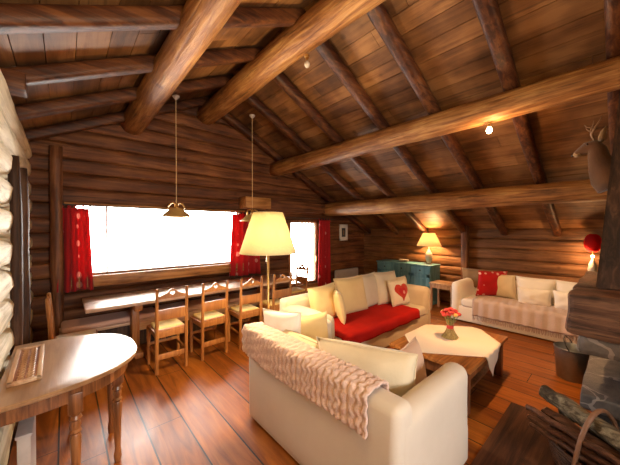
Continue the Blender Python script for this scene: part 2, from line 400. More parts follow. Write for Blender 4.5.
def pillow_bm(w, h, t, n=18, pinch=0.06, seed=0.0, wr=0.012):
    """pillow in local x (width), z (height, base at 0), y thickness"""
    bm = BM(); vg = {}
    for s in (1, -1):
        for i in range(n + 1):
            for j in range(n + 1):
                u, v = 2 * i / n - 1, 2 * j / n - 1
                edge = i in (0, n) or j in (0, n)
                if edge and s == -1: vg[(s, i, j)] = vg[(1, i, j)]; continue
                th = max(0.0, (1 - abs(u) ** 2.6)) ** 0.45 * max(0.0, (1 - abs(v) ** 2.6)) ** 0.45
                x = u * w / 2 * (1 - pinch * (1 - v * v) ) ; z = h / 2 + v * h / 2 * (1 - pinch * (1 - u * u))
                nz = noise.noise(Vector((u * 2.2 + seed, v * 2.2, s * 3.1))) * wr * (0.3 + th)
                vg[(s, i, j)] = bm.verts.new((x, s * (th * t / 2 + 0.003) + nz, z))
    for s in (1, -1):
        for i in range(n):
            for j in range(n):
                q = [vg[(s, i, j)], vg[(s, i + 1, j)], vg[(s, i + 1, j + 1)], vg[(s, i, j + 1)]]
                bm.faces.new(q if s == -1 else q[::-1])
    return bm
def pillow_edge(w, h, pinch=0.06, r=0.004, n=16):
    bm = BM(); pts = []
    for k in range(4):
        for i in range(n):
            t = 2 * i / n - 1
            u, v = [(t, -1), (1, t), (-t, 1), (-1, -t)][k]
            pts.append(Vector((u * w / 2 * (1 - pinch * (1 - v * v)), 0, h / 2 + v * h / 2 * (1 - pinch * (1 - u * u)))))
    pts.append(pts[0].copy())
    tube(bm, pts, r, 6, up=(0, 1, 0))
    return bm
def pillow(name, label, w, h, t, mat, loc, rz, tilt=-0.2, group=None, cat='cushion', roll=0.0, seed=0.0, piping=True):
    o = obj(name, pillow_bm(w, h, t, seed=seed), mat, autosm=False)
    o.rotation_mode = 'ZXY'
    o.location = loc; o.rotation_euler = (tilt, roll, rz)
    o.rotation_mode = 'XYZ'
    m = Matrix.Rotation(rz, 4, 'Z') @ Matrix.Rotation(tilt, 4, 'X') @ Matrix.Rotation(roll, 4, 'Y')
    o.rotation_euler = m.to_euler()
    tag(o, label, cat, group)
    if piping: obj('piping', pillow_edge(w, h), mat, o)
    return o
def sheet(bm, nu, nv, f, thick):
    """closed cloth sheet: f(u,v)->point, thickness along numeric normal"""
    P = [[Vector(f(i / nu, j / nv)) for j in range(nv + 1)] for i in range(nu + 1)]
    top = []; bot = []
    for i in range(nu + 1):
        a = []; b = []
        for j in range(nv + 1):
            du = P[min(i + 1, nu)][j] - P[max(i - 1, 0)][j]; dv = P[i][min(j + 1, nv)] - P[i][max(j - 1, 0)]
            nn = du.cross(dv).normalized() if du.cross(dv).length > 1e-12 else Vector((0, 0, 1))
            a.append(bm.verts.new(P[i][j] + nn * thick)); b.append(bm.verts.new(P[i][j]))
        top.append(a); bot.append(b)
    for i in range(nu):
        for j in range(nv):
            bm.faces.new((top[i][j], top[i + 1][j], top[i + 1][j + 1], top[i][j + 1]))
            bm.faces.new((bot[i][j + 1], bot[i + 1][j + 1], bot[i + 1][j], bot[i][j]))
    for i in range(nu):
        bm.faces.new((bot[i][0], bot[i + 1][0], top[i + 1][0], top[i][0]))
        bm.faces.new((top[i][nv], top[i + 1][nv], bot[i + 1][nv], bot[i][nv]))
    for j in range(nv):
        bm.faces.new((top[0][j], top[0][j + 1], bot[0][j + 1], bot[0][j]))
        bm.faces.new((bot[nu][j], bot[nu][j + 1], top[nu][j + 1], top[nu][j]))
def pathf(path):
    P = [Vector(p) for p in path]; L = [0]
    for a, b in zip(P, P[1:]): L.append(L[-1] + (b - a).length)
    def f(t):
        s = t * L[-1]
        for i in range(len(P) - 1):
            if s <= L[i + 1] or i == len(P) - 2:
                k = (s - L[i]) / max(1e-9, L[i + 1] - L[i]); return P[i].lerp(P[i + 1], min(1, max(0, k)))
    return f
def smooth_path(path, r=0.04, n=4):
    P = [Vector(p) for p in path]; out = [P[0]]
    for i in range(1, len(P) - 1):
        a = (P[i - 1] - P[i]); b = (P[i + 1] - P[i]); ra = min(r, a.length * .45); rb = min(r, b.length * .45)
        p0 = P[i] + a.normalized() * ra; p2 = P[i] + b.normalized() * rb
        for k in range(n + 1):
            t = k / n; out.append(p0 * (1 - t) ** 2 + P[i] * 2 * t * (1 - t) + p2 * t * t)
    out.append(P[-1]); return out

# ------------------------------------------------------------------ room shell
XL, XR, YW, YB = -0.31, 6.64, 5.10, -2.2
XA, ZR = 1.95, 4.07
def roof(x): return ZR - 0.5 * abs(x - XA)

bm = BM(); box(bm, XL - 0.5, XR + 0.4, YB - 0.3, YW + 0.3, -0.12, 0.0)
struct(obj('floor', bm, M_FLOOR))

def log_run(bm, axis, a0, a1, other, zc, hh, depth, side, seed):
    """one squared log course: rounded face towards `side`"""
    n = max(2, int((a1 - a0) / 0.12)); m = 9; rows = []
    for i in range(n + 1):
        a = a0 + (a1 - a0) * i / n; row = []
        for k in range(m):
            t = math.sin((-1 + 2 * k / (m - 1)) * PI / 2)
            bulge = depth * (1 - abs(t) ** 5.0)
            bulge += 0.018 * noise.noise(Vector((a * 1.8, t * 1.1, seed))) + 0.005 * noise.noise(Vector((a * 7, t * 3, seed)))
            zz = zc + t * hh / 2 + 0.015 * noise.noise(Vector((a * 1.1, seed, 3.3)))
            p = other + side * (bulge - depth)
            row.append(bm.verts.new((a, p, zz) if axis == 'X' else (p, a, zz)))
        bk = other - side * (depth + 0.13)
        bh = hh / 2 + 0.012
        row.append(bm.verts.new((a, bk, zc + bh) if axis == 'X' else (bk, a, zc + bh)))
        row.append(bm.verts.new((a, bk, zc - bh) if axis == 'X' else (bk, a, zc - bh)))
        rows.append(row)
    M = len(rows[0])
    for r0, r1 in zip(rows, rows[1:]):
        for k in range(M):
            k2 = (k + 1) % M; bm.faces.new((r0[k], r0[k2], r1[k2], r1[k]))
    bm.faces.new(rows[0]); bm.faces.new(rows[-1][::-1])

# window wall
OPEN = [(0.10, 2.66, 1.04, 2.06), (3.86, 4.78, 0.36, 1.92)]
bm = BM(); hs = 0.188; z = 0.0; c = 0
edges_z = [0, .18, .36, .58, .81, 1.04, 1.24, 1.44, 1.65, 1.86, 2.06, 2.28, 2.49, 2.69, 2.90, 3.11, 3.31, 3.52, 3.73, 3.95, 4.15]
for c, (za, zb) in enumerate(zip(edges_z, edges_z[1:])):
    lim = 2 * (ZR - za) + 0.1
    segs = [(max(XL - 0.15, XA - lim), min(XR + 0.15, XA + lim))]
    for (ox0, ox1, oz0, oz1) in OPEN:
        if zb > oz0 + 0.02 and za < oz1 - 0.07:
            ns = []
            for s in segs:
                if s[0] < ox0 < s[1]: ns.append((s[0], ox0))
                if s[0] < ox1 < s[1]: ns.append((ox1, s[1]))
                if s[1] <= ox0 or s[0] >= ox1: ns.append(s)
            segs = ns
    for s in segs:
        if s[1] - s[0] > 0.1: log_run(bm, 'X', s[0], s[1], YW, (za + zb) / 2, (zb - za) * 0.98, 0.026, -1, c * 5.1 + 0.3)
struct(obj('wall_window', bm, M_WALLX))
# right wall
bm = BM(); z = 0; c = 0
while z < 2.0:
    h = 0.20 + 0.05 * random.random()
    log_run(bm, 'Y', YB, YW, XR, z + h / 2, h * 0.975, 0.030, -1, c * 3.7 + 40); z += h; c += 1
box(bm, XR + .10, XR + .20, YB - .1, YW + .1, 0, 1.9)
struct(obj('wall_right', bm, M_WALLY))
# left wall, pale round logs
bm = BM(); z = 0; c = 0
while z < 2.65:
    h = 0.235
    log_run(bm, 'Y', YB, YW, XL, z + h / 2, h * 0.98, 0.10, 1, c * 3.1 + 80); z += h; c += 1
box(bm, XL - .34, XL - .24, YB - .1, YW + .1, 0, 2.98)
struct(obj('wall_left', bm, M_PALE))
bm = BM(); box(bm, XL - .30, XL - .06, YB, YW, z + .005, 2.985, 0.02)
struct(obj('wall_plate_beam', bm, M_RAFT))
# wall behind the camera with an opening for the added fill window
bm = BM(); z = 0; c = 0
while z < 4.15:
    h = 0.21; lim = 2 * (ZR - z) + 0.1
    segs = [(max(XL - 0.15, XA - lim), min(XR + 0.15, XA + lim))]
    if z + h > 1.06 and z < 2.1: segs = [(XL - .15, 0.1), (1.7, segs[0][1])]
    for s in segs:
        if s[1] > s[0] + .1: log_run(bm, 'X', s[0], s[1], YB, z + h / 2, h * 0.985, 0.05, 1, c * 2.9 + 120)
    z += h; c += 1
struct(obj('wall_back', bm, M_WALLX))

# roof boards
bm = BM()
for sgn, xend in ((1, XR + 0.3), (-1, XL - 0.4)):
    s = 0.0; k = 0; total = abs(xend - XA) / math.cos(math.atan(.5))
    while s < total:
        wd = random.uniform(0.17, 0.24)
        ca, sa = math.cos(math.atan(.5)), math.sin(math.atan(.5))
        joints = [YB - .3]; y = YB - .3 + random.uniform(0.8, 2.6)
        while y < YW + .25: joints.append(y); y += random.choice((1.6, 2.4, 3.2))
        joints.append(YW + .3)
        for y0, y1 in zip(joints, joints[1:]):
            dz = random.uniform(0, 0.006)
            vs = box(bm, 0, 1, y0 + .002, y1 - .002, 0, 0.025)
            for v in vs:
                ss = s + 0.002 + v.co.x * (wd - 0.006); h = v.co.z + dz
                v.co = Vector((XA + sgn * (ss * ca + h * sa), v.co.y, ZR - ss * sa + h * ca))
        s += wd; k += 1
    # backing sheet above the boards
    total += .15
    vs = box(bm, 0, 1, YB - .32, YW + .32, 0.035, 0.06)
    for v in vs:
        ss = -0.08 + v.co.x * (total + .1); h = v.co.z
        v.co = Vector((XA + sgn * (ss * ca + h * sa), v.co.y, ZR - ss * sa + h * ca))
struct(obj('ceiling', bm, M_BOARD))

# rafters
def rafter(y, sgn, r):
    bm = BM(); xe = XR + 0.12 if sgn > 0 else XL - 0.15
    n = 14; pts = []; rr = []
    off = 0.085
    for i in range(n + 1):
        t = i / n; x = XA + sgn * 0.02 + (xe - XA) * t
        pts.append((x, y + 0.02 * noise.noise(Vector((x * .8, y, 1))), roof(x) - off + 0.008 * noise.noise(Vector((x * .9, y, 5)))))
        rr.append(r * (1.05 - 0.12 * t))
    tube(bm, pts, rr, 20, 0.05, y * 3, boxy=4)
    o = struct(obj('rafter_beam', bm, M_RAFT, autosm=False))
    return o
for y in (-1.55, -0.75, 0.05, 0.80, 1.60, 2.35, 3.22, 4.02, 4.92):
    rafter(y, 1, 0.066)
for y in (-0.75, 0.05, 0.80, 1.60, 2.32, 3.12, 3.95, 4.85):
    rafter(y, -1, 0.066)
# purlins
def purlin(name, x, z, r0, r1, y0=YB, y1=YW + .05, seed=0):
    bm = BM(); n = 26; pts = []; rr = []
    for i in range(n + 1):
        t = i / n; y = y0 + (y1 - y0) * t
        pts.append((x + .02 * noise.noise(Vector((seed, y * .5, 0))), y, z + .02 * noise.noise(Vector((seed, y * .5, 9)))))
        rr.append(r0 + (r1 - r0) * t)
    tube(bm, pts, rr, 22, 0.035, seed)
    return struct(obj(name, bm, M_PURLIN, autosm=False))
purlin('purlin_beam', 0.81, 3.33, 0.095, 0.165, seed=3)
purlin('ridge_beam', 1.96, 3.78, 0.145, 0.17, seed=11)
purlin('purlin_beam', 3.50, 3.015, 0.125, 0.155, seed=19)
purlin('purlin_beam', 5.03, 2.20, 0.125, 0.175, seed=27)
# stepped beam over the glazed door
bm = BM(); box(bm, 2.62, 3.2, YW - 0.28, YW, 2.12, 2.34, 0.015)
struct(obj('beam_block', bm, M_SILL))
bm = BM(); box(bm, 3.2, XR, YW - 0.15, YW, 2.10, 2.32, 0.02)
for v in bm.verts: v.co.z += 0.01 * noise.noise(v.co * 2)
struct(obj('lintel_beam', bm, M_WALLX))
# posts
bm = BM(); pts = [(-0.07 + .02 * noise.noise(Vector((0, 0, z * 1.5))), YW - .11, z) for z in [i * .2 for i in range(15)]]
tube(bm, pts, [0.065 + .012 * noise.noise(Vector((5, 0, z[2] * 2))) for z in pts], 12, 0.1, 4)
struct(obj('corner_pillar', bm, M_POSTZ, autosm=False))
bm = BM(); box(bm, XR - .13, XR - .01, 2.24, 2.37, 0, 1.86, 0.015)
for v in bm.verts: v.co.x += 0.015 * noise.noise(v.co * 3)
struct(obj('wall_pillar', bm, M_POSTZ))
for (y, t, xx, r) in ((3.30, 2.30, -0.300, .036), (3.66, 2.26, -0.285, .038)):
    bm = BM(); pts = [(xx + .016 * noise.noise(Vector((y, 0, i * .3))), y + .02 * noise.noise(Vector((y, 4, i * .3))), i * t / 12) for i in range(13)]
    tube(bm, pts, r, 10, 0.08, y)
    struct(obj('doorpost_pillar', bm, M_DARK, autosm=False))
bm = BM(); box(bm, XL - .05, -0.21, 3.02, 3.22, 2.76, 2.89, 0.012)
for v in bm.verts: v.co += Vector((0, 0.01, .01)) * noise.noise(v.co * 3)
struct(obj('beam_stub', bm, M_RAFT))

# windows
def window(name, x0, x1, z0, z1, mull, wall_y=YW, side=-1, fw=0.06):
    e = bpy.data.objects.new(name, None); COL.objects.link(e); e['kind'] = 'structure'; e.location = ((x0 + x1) / 2, wall_y, z0)
    ox, oy, oz = e.location
    bm = BM(); ya, yb = (0.0, 0.10) if side < 0 else (-0.10, 0.0)
    for a in ((x0 - ox, x0 - ox + fw, 0, z1 - z0), (x1 - ox - fw, x1 - ox, 0, z1 - z0), (x0 - ox, x1 - ox, 0, fw), (x0 - ox, x1 - ox, z1 - z0 - fw * .7, z1 - z0)):
        box(bm, a[0], a[1], ya, yb, a[2], a[3], 0.006)
    obj('window_frame', bm, M_FRAME, e)
    for mx in mull:
        bm = BM(); box(bm, mx - ox - .012, mx - ox + .012, ya + .02, yb - .02, fw, z1 - z0 - fw * .7, 0.004)
        obj('mullion', bm, M_RAD, e)
    bm = BM(); ym = (ya + yb) / 2
    box(bm, x0 - ox + fw, x1 - ox - fw, ym - .003, ym + .003, fw, z1 - z0 - fw * .7)
    obj('window_pane', bm, M_GLASS, e, smooth=False)
    return e
e = window('window_1', 0.10, 2.66, 1.04, 2.06, [0.48], fw=0.03)
bm = BM(); box(bm, -0.0 - e.location[0], 2.72 - e.location[0], -0.10, 0.02, -0.16, 0.0, 0.012)
obj('window_sill', bm, M_SILL, e)
bm = BM(); box(bm, 0.0 - e.location[0], 2.72 - e.location[0], -0.065, 0.02, 1.0, 1.035, 0.008)
obj('window_head', bm, M_SILL, e)
e = window('door_1', 3.86, 4.78, 0.36, 1.92, [], fw=0.07)
bm = BM(); box(bm, 3.86 - e.location[0], 4.78 - e.location[0], -0.06, 0.08, -0.34, 0.02, 0.012)
obj('door_panel', bm, M_SILL, e)
bm = BM(); box(bm, 0.36, 0.40, -0.05, -.01, 0.55, 0.68, 0.01); obj('door_handle', bm, M_BRASS, e)
window('fill_window', 0.10, 1.70, 1.05, 2.1, [0.9], wall_y=YB, side=1)  # added unseen window, lets in fill daylight from behind the camera
# hearth floor
bm = BM(); box(bm, 2.0, 3.27, -1.6, 0.72, 0.0, 0.012, 0.003)
box(bm, 3.27, 4.4, -1.6, 0.10, 0.0, 0.012, 0.003)
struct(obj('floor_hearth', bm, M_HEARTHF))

# ------------------------------------------------------------------ fireplace
fp = thing('fireplace', 'dark fireplace with tapering hood, thick timber mantel and stone hearth at right edge', 'fireplace', (3.6, -0.9, 0))
def L3(pts): return [(x - 3.6, y + 0.9, z) for x, y, z in pts]
def hexa(bm, lo, hi):
    a = [bm.verts.new(p) for p in L3(lo)]; b = [bm.verts.new(p) for p in L3(hi)]
    bm.faces.new(a[::-1]); bm.faces.new(b)
    for i in range(4): bm.faces.new((a[i], a[(i + 1) % 4], b[(i + 1) % 4], b[i]))
bm = BM()
hexa(bm, [(3.31, -1.9, 1.20), (4.75, -1.9, 1.20), (4.75, .155, 1.20), (3.31, .155, 1.20)],
         [(3.84, -1.5, 3.04), (4.75, -1.5, 2.62), (4.75, .035, 2.62), (3.84, .035, 3.04)])
bmesh.ops.bevel(bm, geom=list(bm.edges), offset=0.02, segments=2, affect='EDGES')
obj('hood', bm, M_DARK, fp)
def rough_box(bm, x0, x1, y0, y1, z0, z1, bev, amp, fs=4.0, cuts=6):
    b2 = BM(); box(b2, x0 - 3.6, x1 - 3.6, y0 + .9, y1 + .9, z0, z1, bev)
    bmesh.ops.subdivide_edges(b2, edges=list(b2.edges), cuts=cuts, use_grid_fill=True)
    for v in b2.verts:
        p = v.co.copy(); v.co += Vector((noise.noise(p * fs), noise.noise(p * fs + Vector((9, 0, 0))), noise.noise(p * fs + Vector((0, 9, 0))))) * amp
    me = bpy.data.meshes.new('tmp'); b2.to_mesh(me); b2.free(); bm.from_mesh(me); bpy.data.meshes.remove(me)
bm = BM(); rough_box(bm, 2.98, 3.38, -1.9, 0.30, 0.87, 1.20, .035, .024, 5.0, 9)
obj('mantel', bm, wood('mantel_wood', (0.030, 0.012, 0.007), (0.085, 0.036, 0.019), (0.16, 0.075, 0.040), 'Y', 0.8, 0.6, 0.9, crack=0.7), fp)
bm = BM(); rough_box(bm, 3.38, 4.70, -1.9, 0.30, 0.92, 1.20, .025, .012)
obj('side_beam', bm, M_DARK, fp)
bm = BM(); rough_box(bm, 3.05, 4.55, -1.85, 0.24, 0.72, 0.89, .05, .03, 3.0)
obj('lintel_stone', bm, M_LINTEL, fp)
bm = BM(); rough_box(bm, 3.02, 4.40, -1.8, 0.22, 0.30, 0.42, .015, .008)
obj('hearth_slab', bm, M_SLATE, fp)
bm = BM(); rough_box(bm, 3.10, 4.35, -1.75, 0.16, 0.0, 0.30, .02, .02)
obj('hearth_base', bm, slate_mat('base_stone', (0.03, 0.028, 0.028), (0.08, 0.07, 0.065), 3.0), fp)
bm = BM(); rough_box(bm, 3.80, 4.50, -1.8, 0.02, 0.42, 0.73, .03, .03)
obj('firebox', bm, M_IRON, fp)

# deer head trophy on the side of the hood
dr = thing('deer_head_trophy', 'mounted roe deer head with small antlers on side of dark hood', 'trophy', (4.0, 0.085, 2.27))
bm = BM()
tube(bm, [(0, -0.03, -0.17), (0.0, .02, -.07), (0, .07, .05), (0, .10, .16), (0, .115, .25), (0, .15, .30), (0, .20, .295), (0, .25, .265), (0, .285, .240), (0, .305, .228)],
     [.15, .155, .118, .092, .082, .080, .066, .046, .036, .018], 20, 0.05, 3, up=(0, 1, 0))
obj('head', bm, M_FUR, dr, autosm=False)
bm = BM(); tube(bm, [(0, .262, .248), (0, .29, .232), (0, .308, .222)], [.040, .036, .020], 14, up=(0, 1, 0)); obj('muzzle', bm, M_FURL, dr, autosm=False)
bm = BM(); bmesh.ops.create_uvsphere(bm, u_segments=12, v_segments=8, radius=.015)
for v in bm.verts: v.co = v.co + Vector((0, .318, .232))
obj('nose', bm, M_BLACK, dr)
for s in (-1, 1):
    bm = BM(); bmesh.ops.create_uvsphere(bm, u_segments=10, v_segments=8, radius=.012)
    for v in bm.verts: v.co = v.co + Vector((s * .062, .19, .325))
    obj('eye', bm, M_BLACK, dr)
    bm = BM(); tube(bm, [(s * .05, .09, .34), (s * .085, .075, .38), (s * .105, .06, .43), (s * .11, .045, .48)], [.018, .032, .028, .004], 10, sq=0.4)
    obj('ear', bm, M_FURL, dr, autosm=False)
    bm = BM(); tube(bm, [(s * .03, .135, .37), (s * .05, .16, .43), (s * .07, .15 + s * .02, .50), (s * .065, .12 + s * .03, .57), (s * .05, .11 + s * .03, .62)], [.012, .011, .010, .007, .003], 8, .15, 2)
    tube(bm, [(s * .068, .15 + s * .02, .49), (s * .075, .20, .52), (s * .075, .215, .55)], [.009, .006, .002], 7)
    obj('antler', bm, M_ANTLER, dr, autosm=False)
bm = BM(); prism(bm, [(-.10, -.20), (.10, -.20), (.12, .05), (0, .17), (-.12, .05)], -0.035, -0.005, lambda x, y, z: (x, z, y))
obj('plaque', bm, M_POSTZ, dr)
dr.scale = (.88, .88, .88)

# ------------------------------------------------------------------ sofas
def soft(bm, x0, x1, y0, y1, z0, z1, bev=.05, amp=.006, cuts=5):
    b2 = BM(); box(b2, x0, x1, y0, y1, z0, z1, bev, 4)
    es = [e for e in b2.edges if e.calc_length() > 0.2]
    bmesh.ops.subdivide_edges(b2, edges=es, cuts=cuts, use_grid_fill=True)
    for v in b2.verts:
        p = v.co * 3.0; v.co += Vector((noise.noise(p), noise.noise(p + Vector((7, 0, 0))), noise.noise(p + Vector((0, 7, 0))))) * amp
    me = bpy.data.meshes.new('tmp'); b2.to_mesh(me); b2.free(); bm.from_mesh(me); bpy.data.meshes.remove(me)
def sofa(label, L, D, zs, za, zb, nseat, loc, rz, mat, aw=.20, bt=.20, name='sofa'):
    t = thing(name, label, 'sofa', loc, rz)
    h = L / 2
    bm = BM(); soft(bm, -h + .01, h - .01, .01, D - .01, 0.02, zs - .14, .02, .003); obj('base', bm, mat, t, autosm=False)
    bm = BM(); soft(bm, -h + .005, h - .005, 0, bt, .03, zb, .05); obj('backrest', bm, mat, t, autosm=False)
    for s in (-1, 1):
        bm = BM(); soft(bm, min(s * h, s * (h - aw)), max(s * h, s * (h - aw)), .02, D, .015, za, .075); obj('armrest', bm, mat, t, autosm=False)
    w = (L - 2 * aw) / nseat
    for k in range(nseat):
        bm = BM(); soft(bm, -h + aw + w * k + .003, -h + aw + w * (k + 1) - .003, bt - .02, D + .01, zs - .15, zs, .045, .01); obj('seat_cushion', bm, mat, t, autosm=False)
    return t
M_SOFA = fabric('cream_sofa_cotton', (0.68, 0.60, 0.51), (0.62, 0.54, 0.45), bump=0.12)
M_SOFAW = fabric('ivory_sofa_cotton', (0.80, 0.75, 0.70), (0.74, 0.69, 0.64), bump=0.12)
sofa('cream fabric two-seat sofa in the foreground seen from behind, knitted throw over its back', 1.52, 0.98, .43, .72, .79, 2, (1.23, 1.49, 0), -PI / 2, M_SOFA, aw=.17, bt=.17)
sofa('cream sofa with red seat throw standing with its back to the dining table', 2.62, 0.92, .40, .70, .76, 3, (3.50, 3.14, 0), PI, M_CREAM)
sofa('white sofa along the right log wall below the red print cushion', 2.14, 0.95, .43, .72, .74, 2, (6.42, 1.10, 0), PI / 2, M_SOFAW, aw=.18)

# knitted throw over foreground sofa back
def knit_throw():
    bm = BM()
    pf = pathf(smooth_path([(0.0, 0.0), (0.0, 0.235), (0.205, 0.235), (0.205, 0.16)], .05, 5))
    def f(u, v):
        q = pf(v); y = 0.90 + (2.27 - .90) * u
        drop = 0.035 * noise.noise(Vector((y * 1.5, 0, 2))) * (1 - v)
        ph = y / 0.052 + .12 * math.sin(v * 42 + 2 * noise.noise(Vector((y * 3, v * 4, 2)))) + .4 * noise.noise(Vector((y * 4, v * 3, 7)))
        wv = 0.016 * abs(math.sin(PI * ph)) ** .7 * (.75 + .25 * math.sin(v * 42 + y * 30))
        x = 1.205 + q.x; z = 0.585 + q.y
        ny = noise.noise(Vector((y * 6, v * 5, 1))) * .010
        if v < .55: x -= abs(wv) * 1.3 + ny * .5 - .004
        z += (abs(wv) + ny * .5 if v > .3 else 0) + drop - (0.035 * (1 - u) ** 3 * (1 - v) * 0)
        return (x, y, z)
    sheet(bm, 170, 56, f, 0.012)
    return bm
tag(obj('knitted_throw', knit_throw(), M_KNIT, autosm=False), 'dusty pink chunky knitted throw draped over the foreground sofa back', 'throw')

# red throw on sofa 2 seat
bm = BM(); pf = pathf(smooth_path([(2.93, .408), (2.20, .412), (2.203, .27)], .04, 6))
def fr(u, v):
    q = pf(v); x = 2.46 + (4.28 - 2.46) * u
    return (x + .02 * math.sin(v * 7), q.x - (.0 if v < .7 else .012 + .008 * math.sin(x * 15)), q.y + .004 * noise.noise(Vector((x * 5, v * 5, 0))) + .007 * (v < .7))
sheet(bm, 60, 30, lambda u, v: fr(1 - u, v), .012)
tag(obj('seat_throw', bm, M_RED, autosm=False), 'plain red throw spread over the seat of the cream sofa', 'throw')
# throw on sofa 3 with fringe
bm = BM(); pf = pathf(smooth_path([(5.95, .45), (5.455, .448), (5.446, .17)], .04, 6))
def f3(u, v):
    q = pf(v); y = 0.15 + (1.78 - .15) * u
    return (q.x - .006 - .006 * math.sin(y * 40), y, q.y + .004 + .004 * math.sin(y * 60 + v * 6))
sheet(bm, 110, 30, f3, .012)
th3 = tag(obj('fringed_throw', bm, M_KNIT2, autosm=False), 'grey pink fringed throw over the seat front of the white sofa', 'throw')
bm = BM()
for i in range(82):
    y = .17 + i * (1.60 / 81) + random.uniform(-.004, .004)
    tube(bm, [(5.438, y, .185), (5.434 + random.uniform(-.004, .002), y + random.uniform(-.008, .008), .14), (5.436, y + random.uniform(-.012, .012), .10)], [.004, .005, .006], 5)
fr_ = obj('fringe', bm, M_KNIT2, th3); fr_['kind'] = 'stuff'

# cushions, foreground sofa (faces +X): pillow normal along local y -> rotate
G1 = 'cushions on the foreground sofa'
pillow('sofa_cushion', 'large cream back cushion nearest the camera on the foreground sofa', .72, .47, .24, M_CREAMP, (1.66, 1.25, .425), math.radians(-66), .20, G1, seed=1)
pillow('sofa_cushion', 'cream patterned back cushion further along the foreground sofa, beside the knitted throw', .52, .40, .19, M_CREAMP, (1.56, 1.80, .425), -PI / 2, .22, G1, seed=2)
pillow('throw_pillow', 'small pinkish pillow leaning inside the near armrest of the foreground sofa', .38, .38, .13, M_PINKP, (2.0, 1.03, .44), PI * .05, -.22, G1, seed=3)
pillow('throw_pillow', 'bright white pillow standing upright at the far end of the foreground sofa', .38, .46, .16, M_WHITE, (1.54, 2.11, .50), -1.05, .12, G1, seed=4)
pillow('throw_pillow', 'yellow pillow lying against the far armrest of the foreground sofa', .42, .36, .14, M_YELLOWC, (1.88, 2.08, .47), -.15, -.15, G1, seed=5)

# cushions, sofa 2 (faces -Y)
G2 = 'cushions on the cream sofa with red throw'
cs = [(2.78, 2.76, .60, .50, M_YELLOWC, 'yellowish back cushion at the left end of the red covered sofa'),
      (3.34, 2.74, .62, .56, M_YELLOWC, 'large yellowish square cushion second from left on the red covered sofa'),
      (3.86, 2.78, .56, .55, M_CREAMP, 'cream back cushion in the middle of the red covered sofa'),
      (4.20, 2.68, .50, .56, M_CREAMP, 'cream cushion leaning just left of the heart cushion'),
      ]
for i, (x, y, w_, h_, m_, lb) in enumerate(cs):
    pillow('sofa_cushion', lb, w_, h_, .18, m_, (x, y, .415), [.12, -.1, .08, -.25][i], -.25, G2, seed=10 + i)
pillow('throw_pillow', 'narrow yellow pillow seen edge on between the two left cushions', .40, .44, .13, M_YELLOWC, (2.93, 2.62, .42), .85, -.2, G2, seed=20)
pillow('sofa_cushion', 'small cream cushion behind heart cushion at right end of red covered sofa', .42, .38, .14, M_CREAMP, (4.66, 2.70, .45), -.1, -.25, G2, seed=21)
hp = pillow('heart_cushion', 'cream cushion with a big red heart on its front', .46, .44, .15, M_CREAMP, (4.26, 2.48, .42), -.10, -.28, G2, seed=22)
hpts = []
for k in range(40):
    a = 2 * PI * k / 40
    hx = 16 * math.sin(a) ** 3; hz = 13 * math.cos(a) - 5 * math.cos(2 * a) - 2 * math.cos(3 * a) - math.cos(4 * a)
    hpts.append((hx / 16 * .165, hz / 16 * .155 + .235))
def heart_bm(pts, w, h, t, lift):
    bm = BM(); cx, cz = 0, .22; N_ = 6
    def yy(x, z):
        u, v = x / (w / 2), (z - h / 2) / (h / 2)
        th = max(0, 1 - abs(u) ** 2.6) ** .45 * max(0, 1 - abs(v) ** 2.6) ** .45
        return -(th * t / 2 + .003) - lift
    rings = []
    for i in range(1, N_ + 1):
        k = i / N_; rings.append([bm.verts.new((cx + (x - cx) * k, yy(cx + (x - cx) * k, cz + (z - cz) * k), cz + (z - cz) * k)) for x, z in pts])
    rim = [bm.verts.new((x, yy(x, z) + lift + .01, z)) for x, z in pts]
    c0 = bm.verts.new((cx, yy(cx, cz), cz)); n = len(pts)
    for k in range(n):
        bm.faces.new((c0, rings[0][k], rings[0][(k + 1) % n]))
        for a, b in zip(rings + [], rings[1:] + [rim]):
            bm.faces.new((a[k], b[k], b[(k + 1) % n], a[(k + 1) % n]))
    return bm
obj('heart_patch', heart_bm(hpts, .46, .44, .15, .012), M_HEART, hp, autosm=False)
ip = [(x * .55, (z - .22) * .55 + .22) for x, z in hpts]
obj('inner_heart', heart_bm(ip, .46, .44, .15, .016), M_CURT, hp, autosm=False)

# cushions, sofa 3 (faces -X)
G3 = 'cushions on the white sofa'
R3 = PI / 2
pillow('red_cushion', 'red cushion with pale printed motifs at the left end of the white sofa', .50, .50, .16, M_REDP, (5.97, 1.66, .45), R3 + .75, -.2, G3, seed=30)
pillow('sofa_cushion', 'beige cushion between the red cushion and the white back cushions', .52, .46, .16, M_CREAMP, (6.05, 1.50, .44), R3 - .15, -.2, G3, seed=31)
pillow('sofa_cushion', 'white back cushion in the middle of the white sofa', .54, .46, .17, M_WHITE, (6.02, .98, .44), R3, -.22, G3, seed=32)
pillow('sofa_cushion', 'white back cushion near the fireplace end of the white sofa', .56, .46, .17, M_WHITE, (6.02, .46, .44), R3, -.22, G3, seed=33)
pillow('throw_pillow', 'smaller white pillow leaning in front of the middle back cushion', .44, .30, .13, M_WHITE, (5.84, .98, .445), R3 + .08, -.3, G3, seed=34)
pillow('throw_pillow', 'smaller white pillow leaning in front of the cushion nearest the fireplace', .46, .32, .13, M_WHITE, (5.82, .50, .445), R3 - .08, -.3, G3, seed=35)
pillow('throw_pillow', 'brownish tan pillow in the far corner behind the red cushion', .42, .40, .14, M_FURL, (6.22, 2.02, .52), R3 - .2, -.15, G3, seed=36, piping=False)

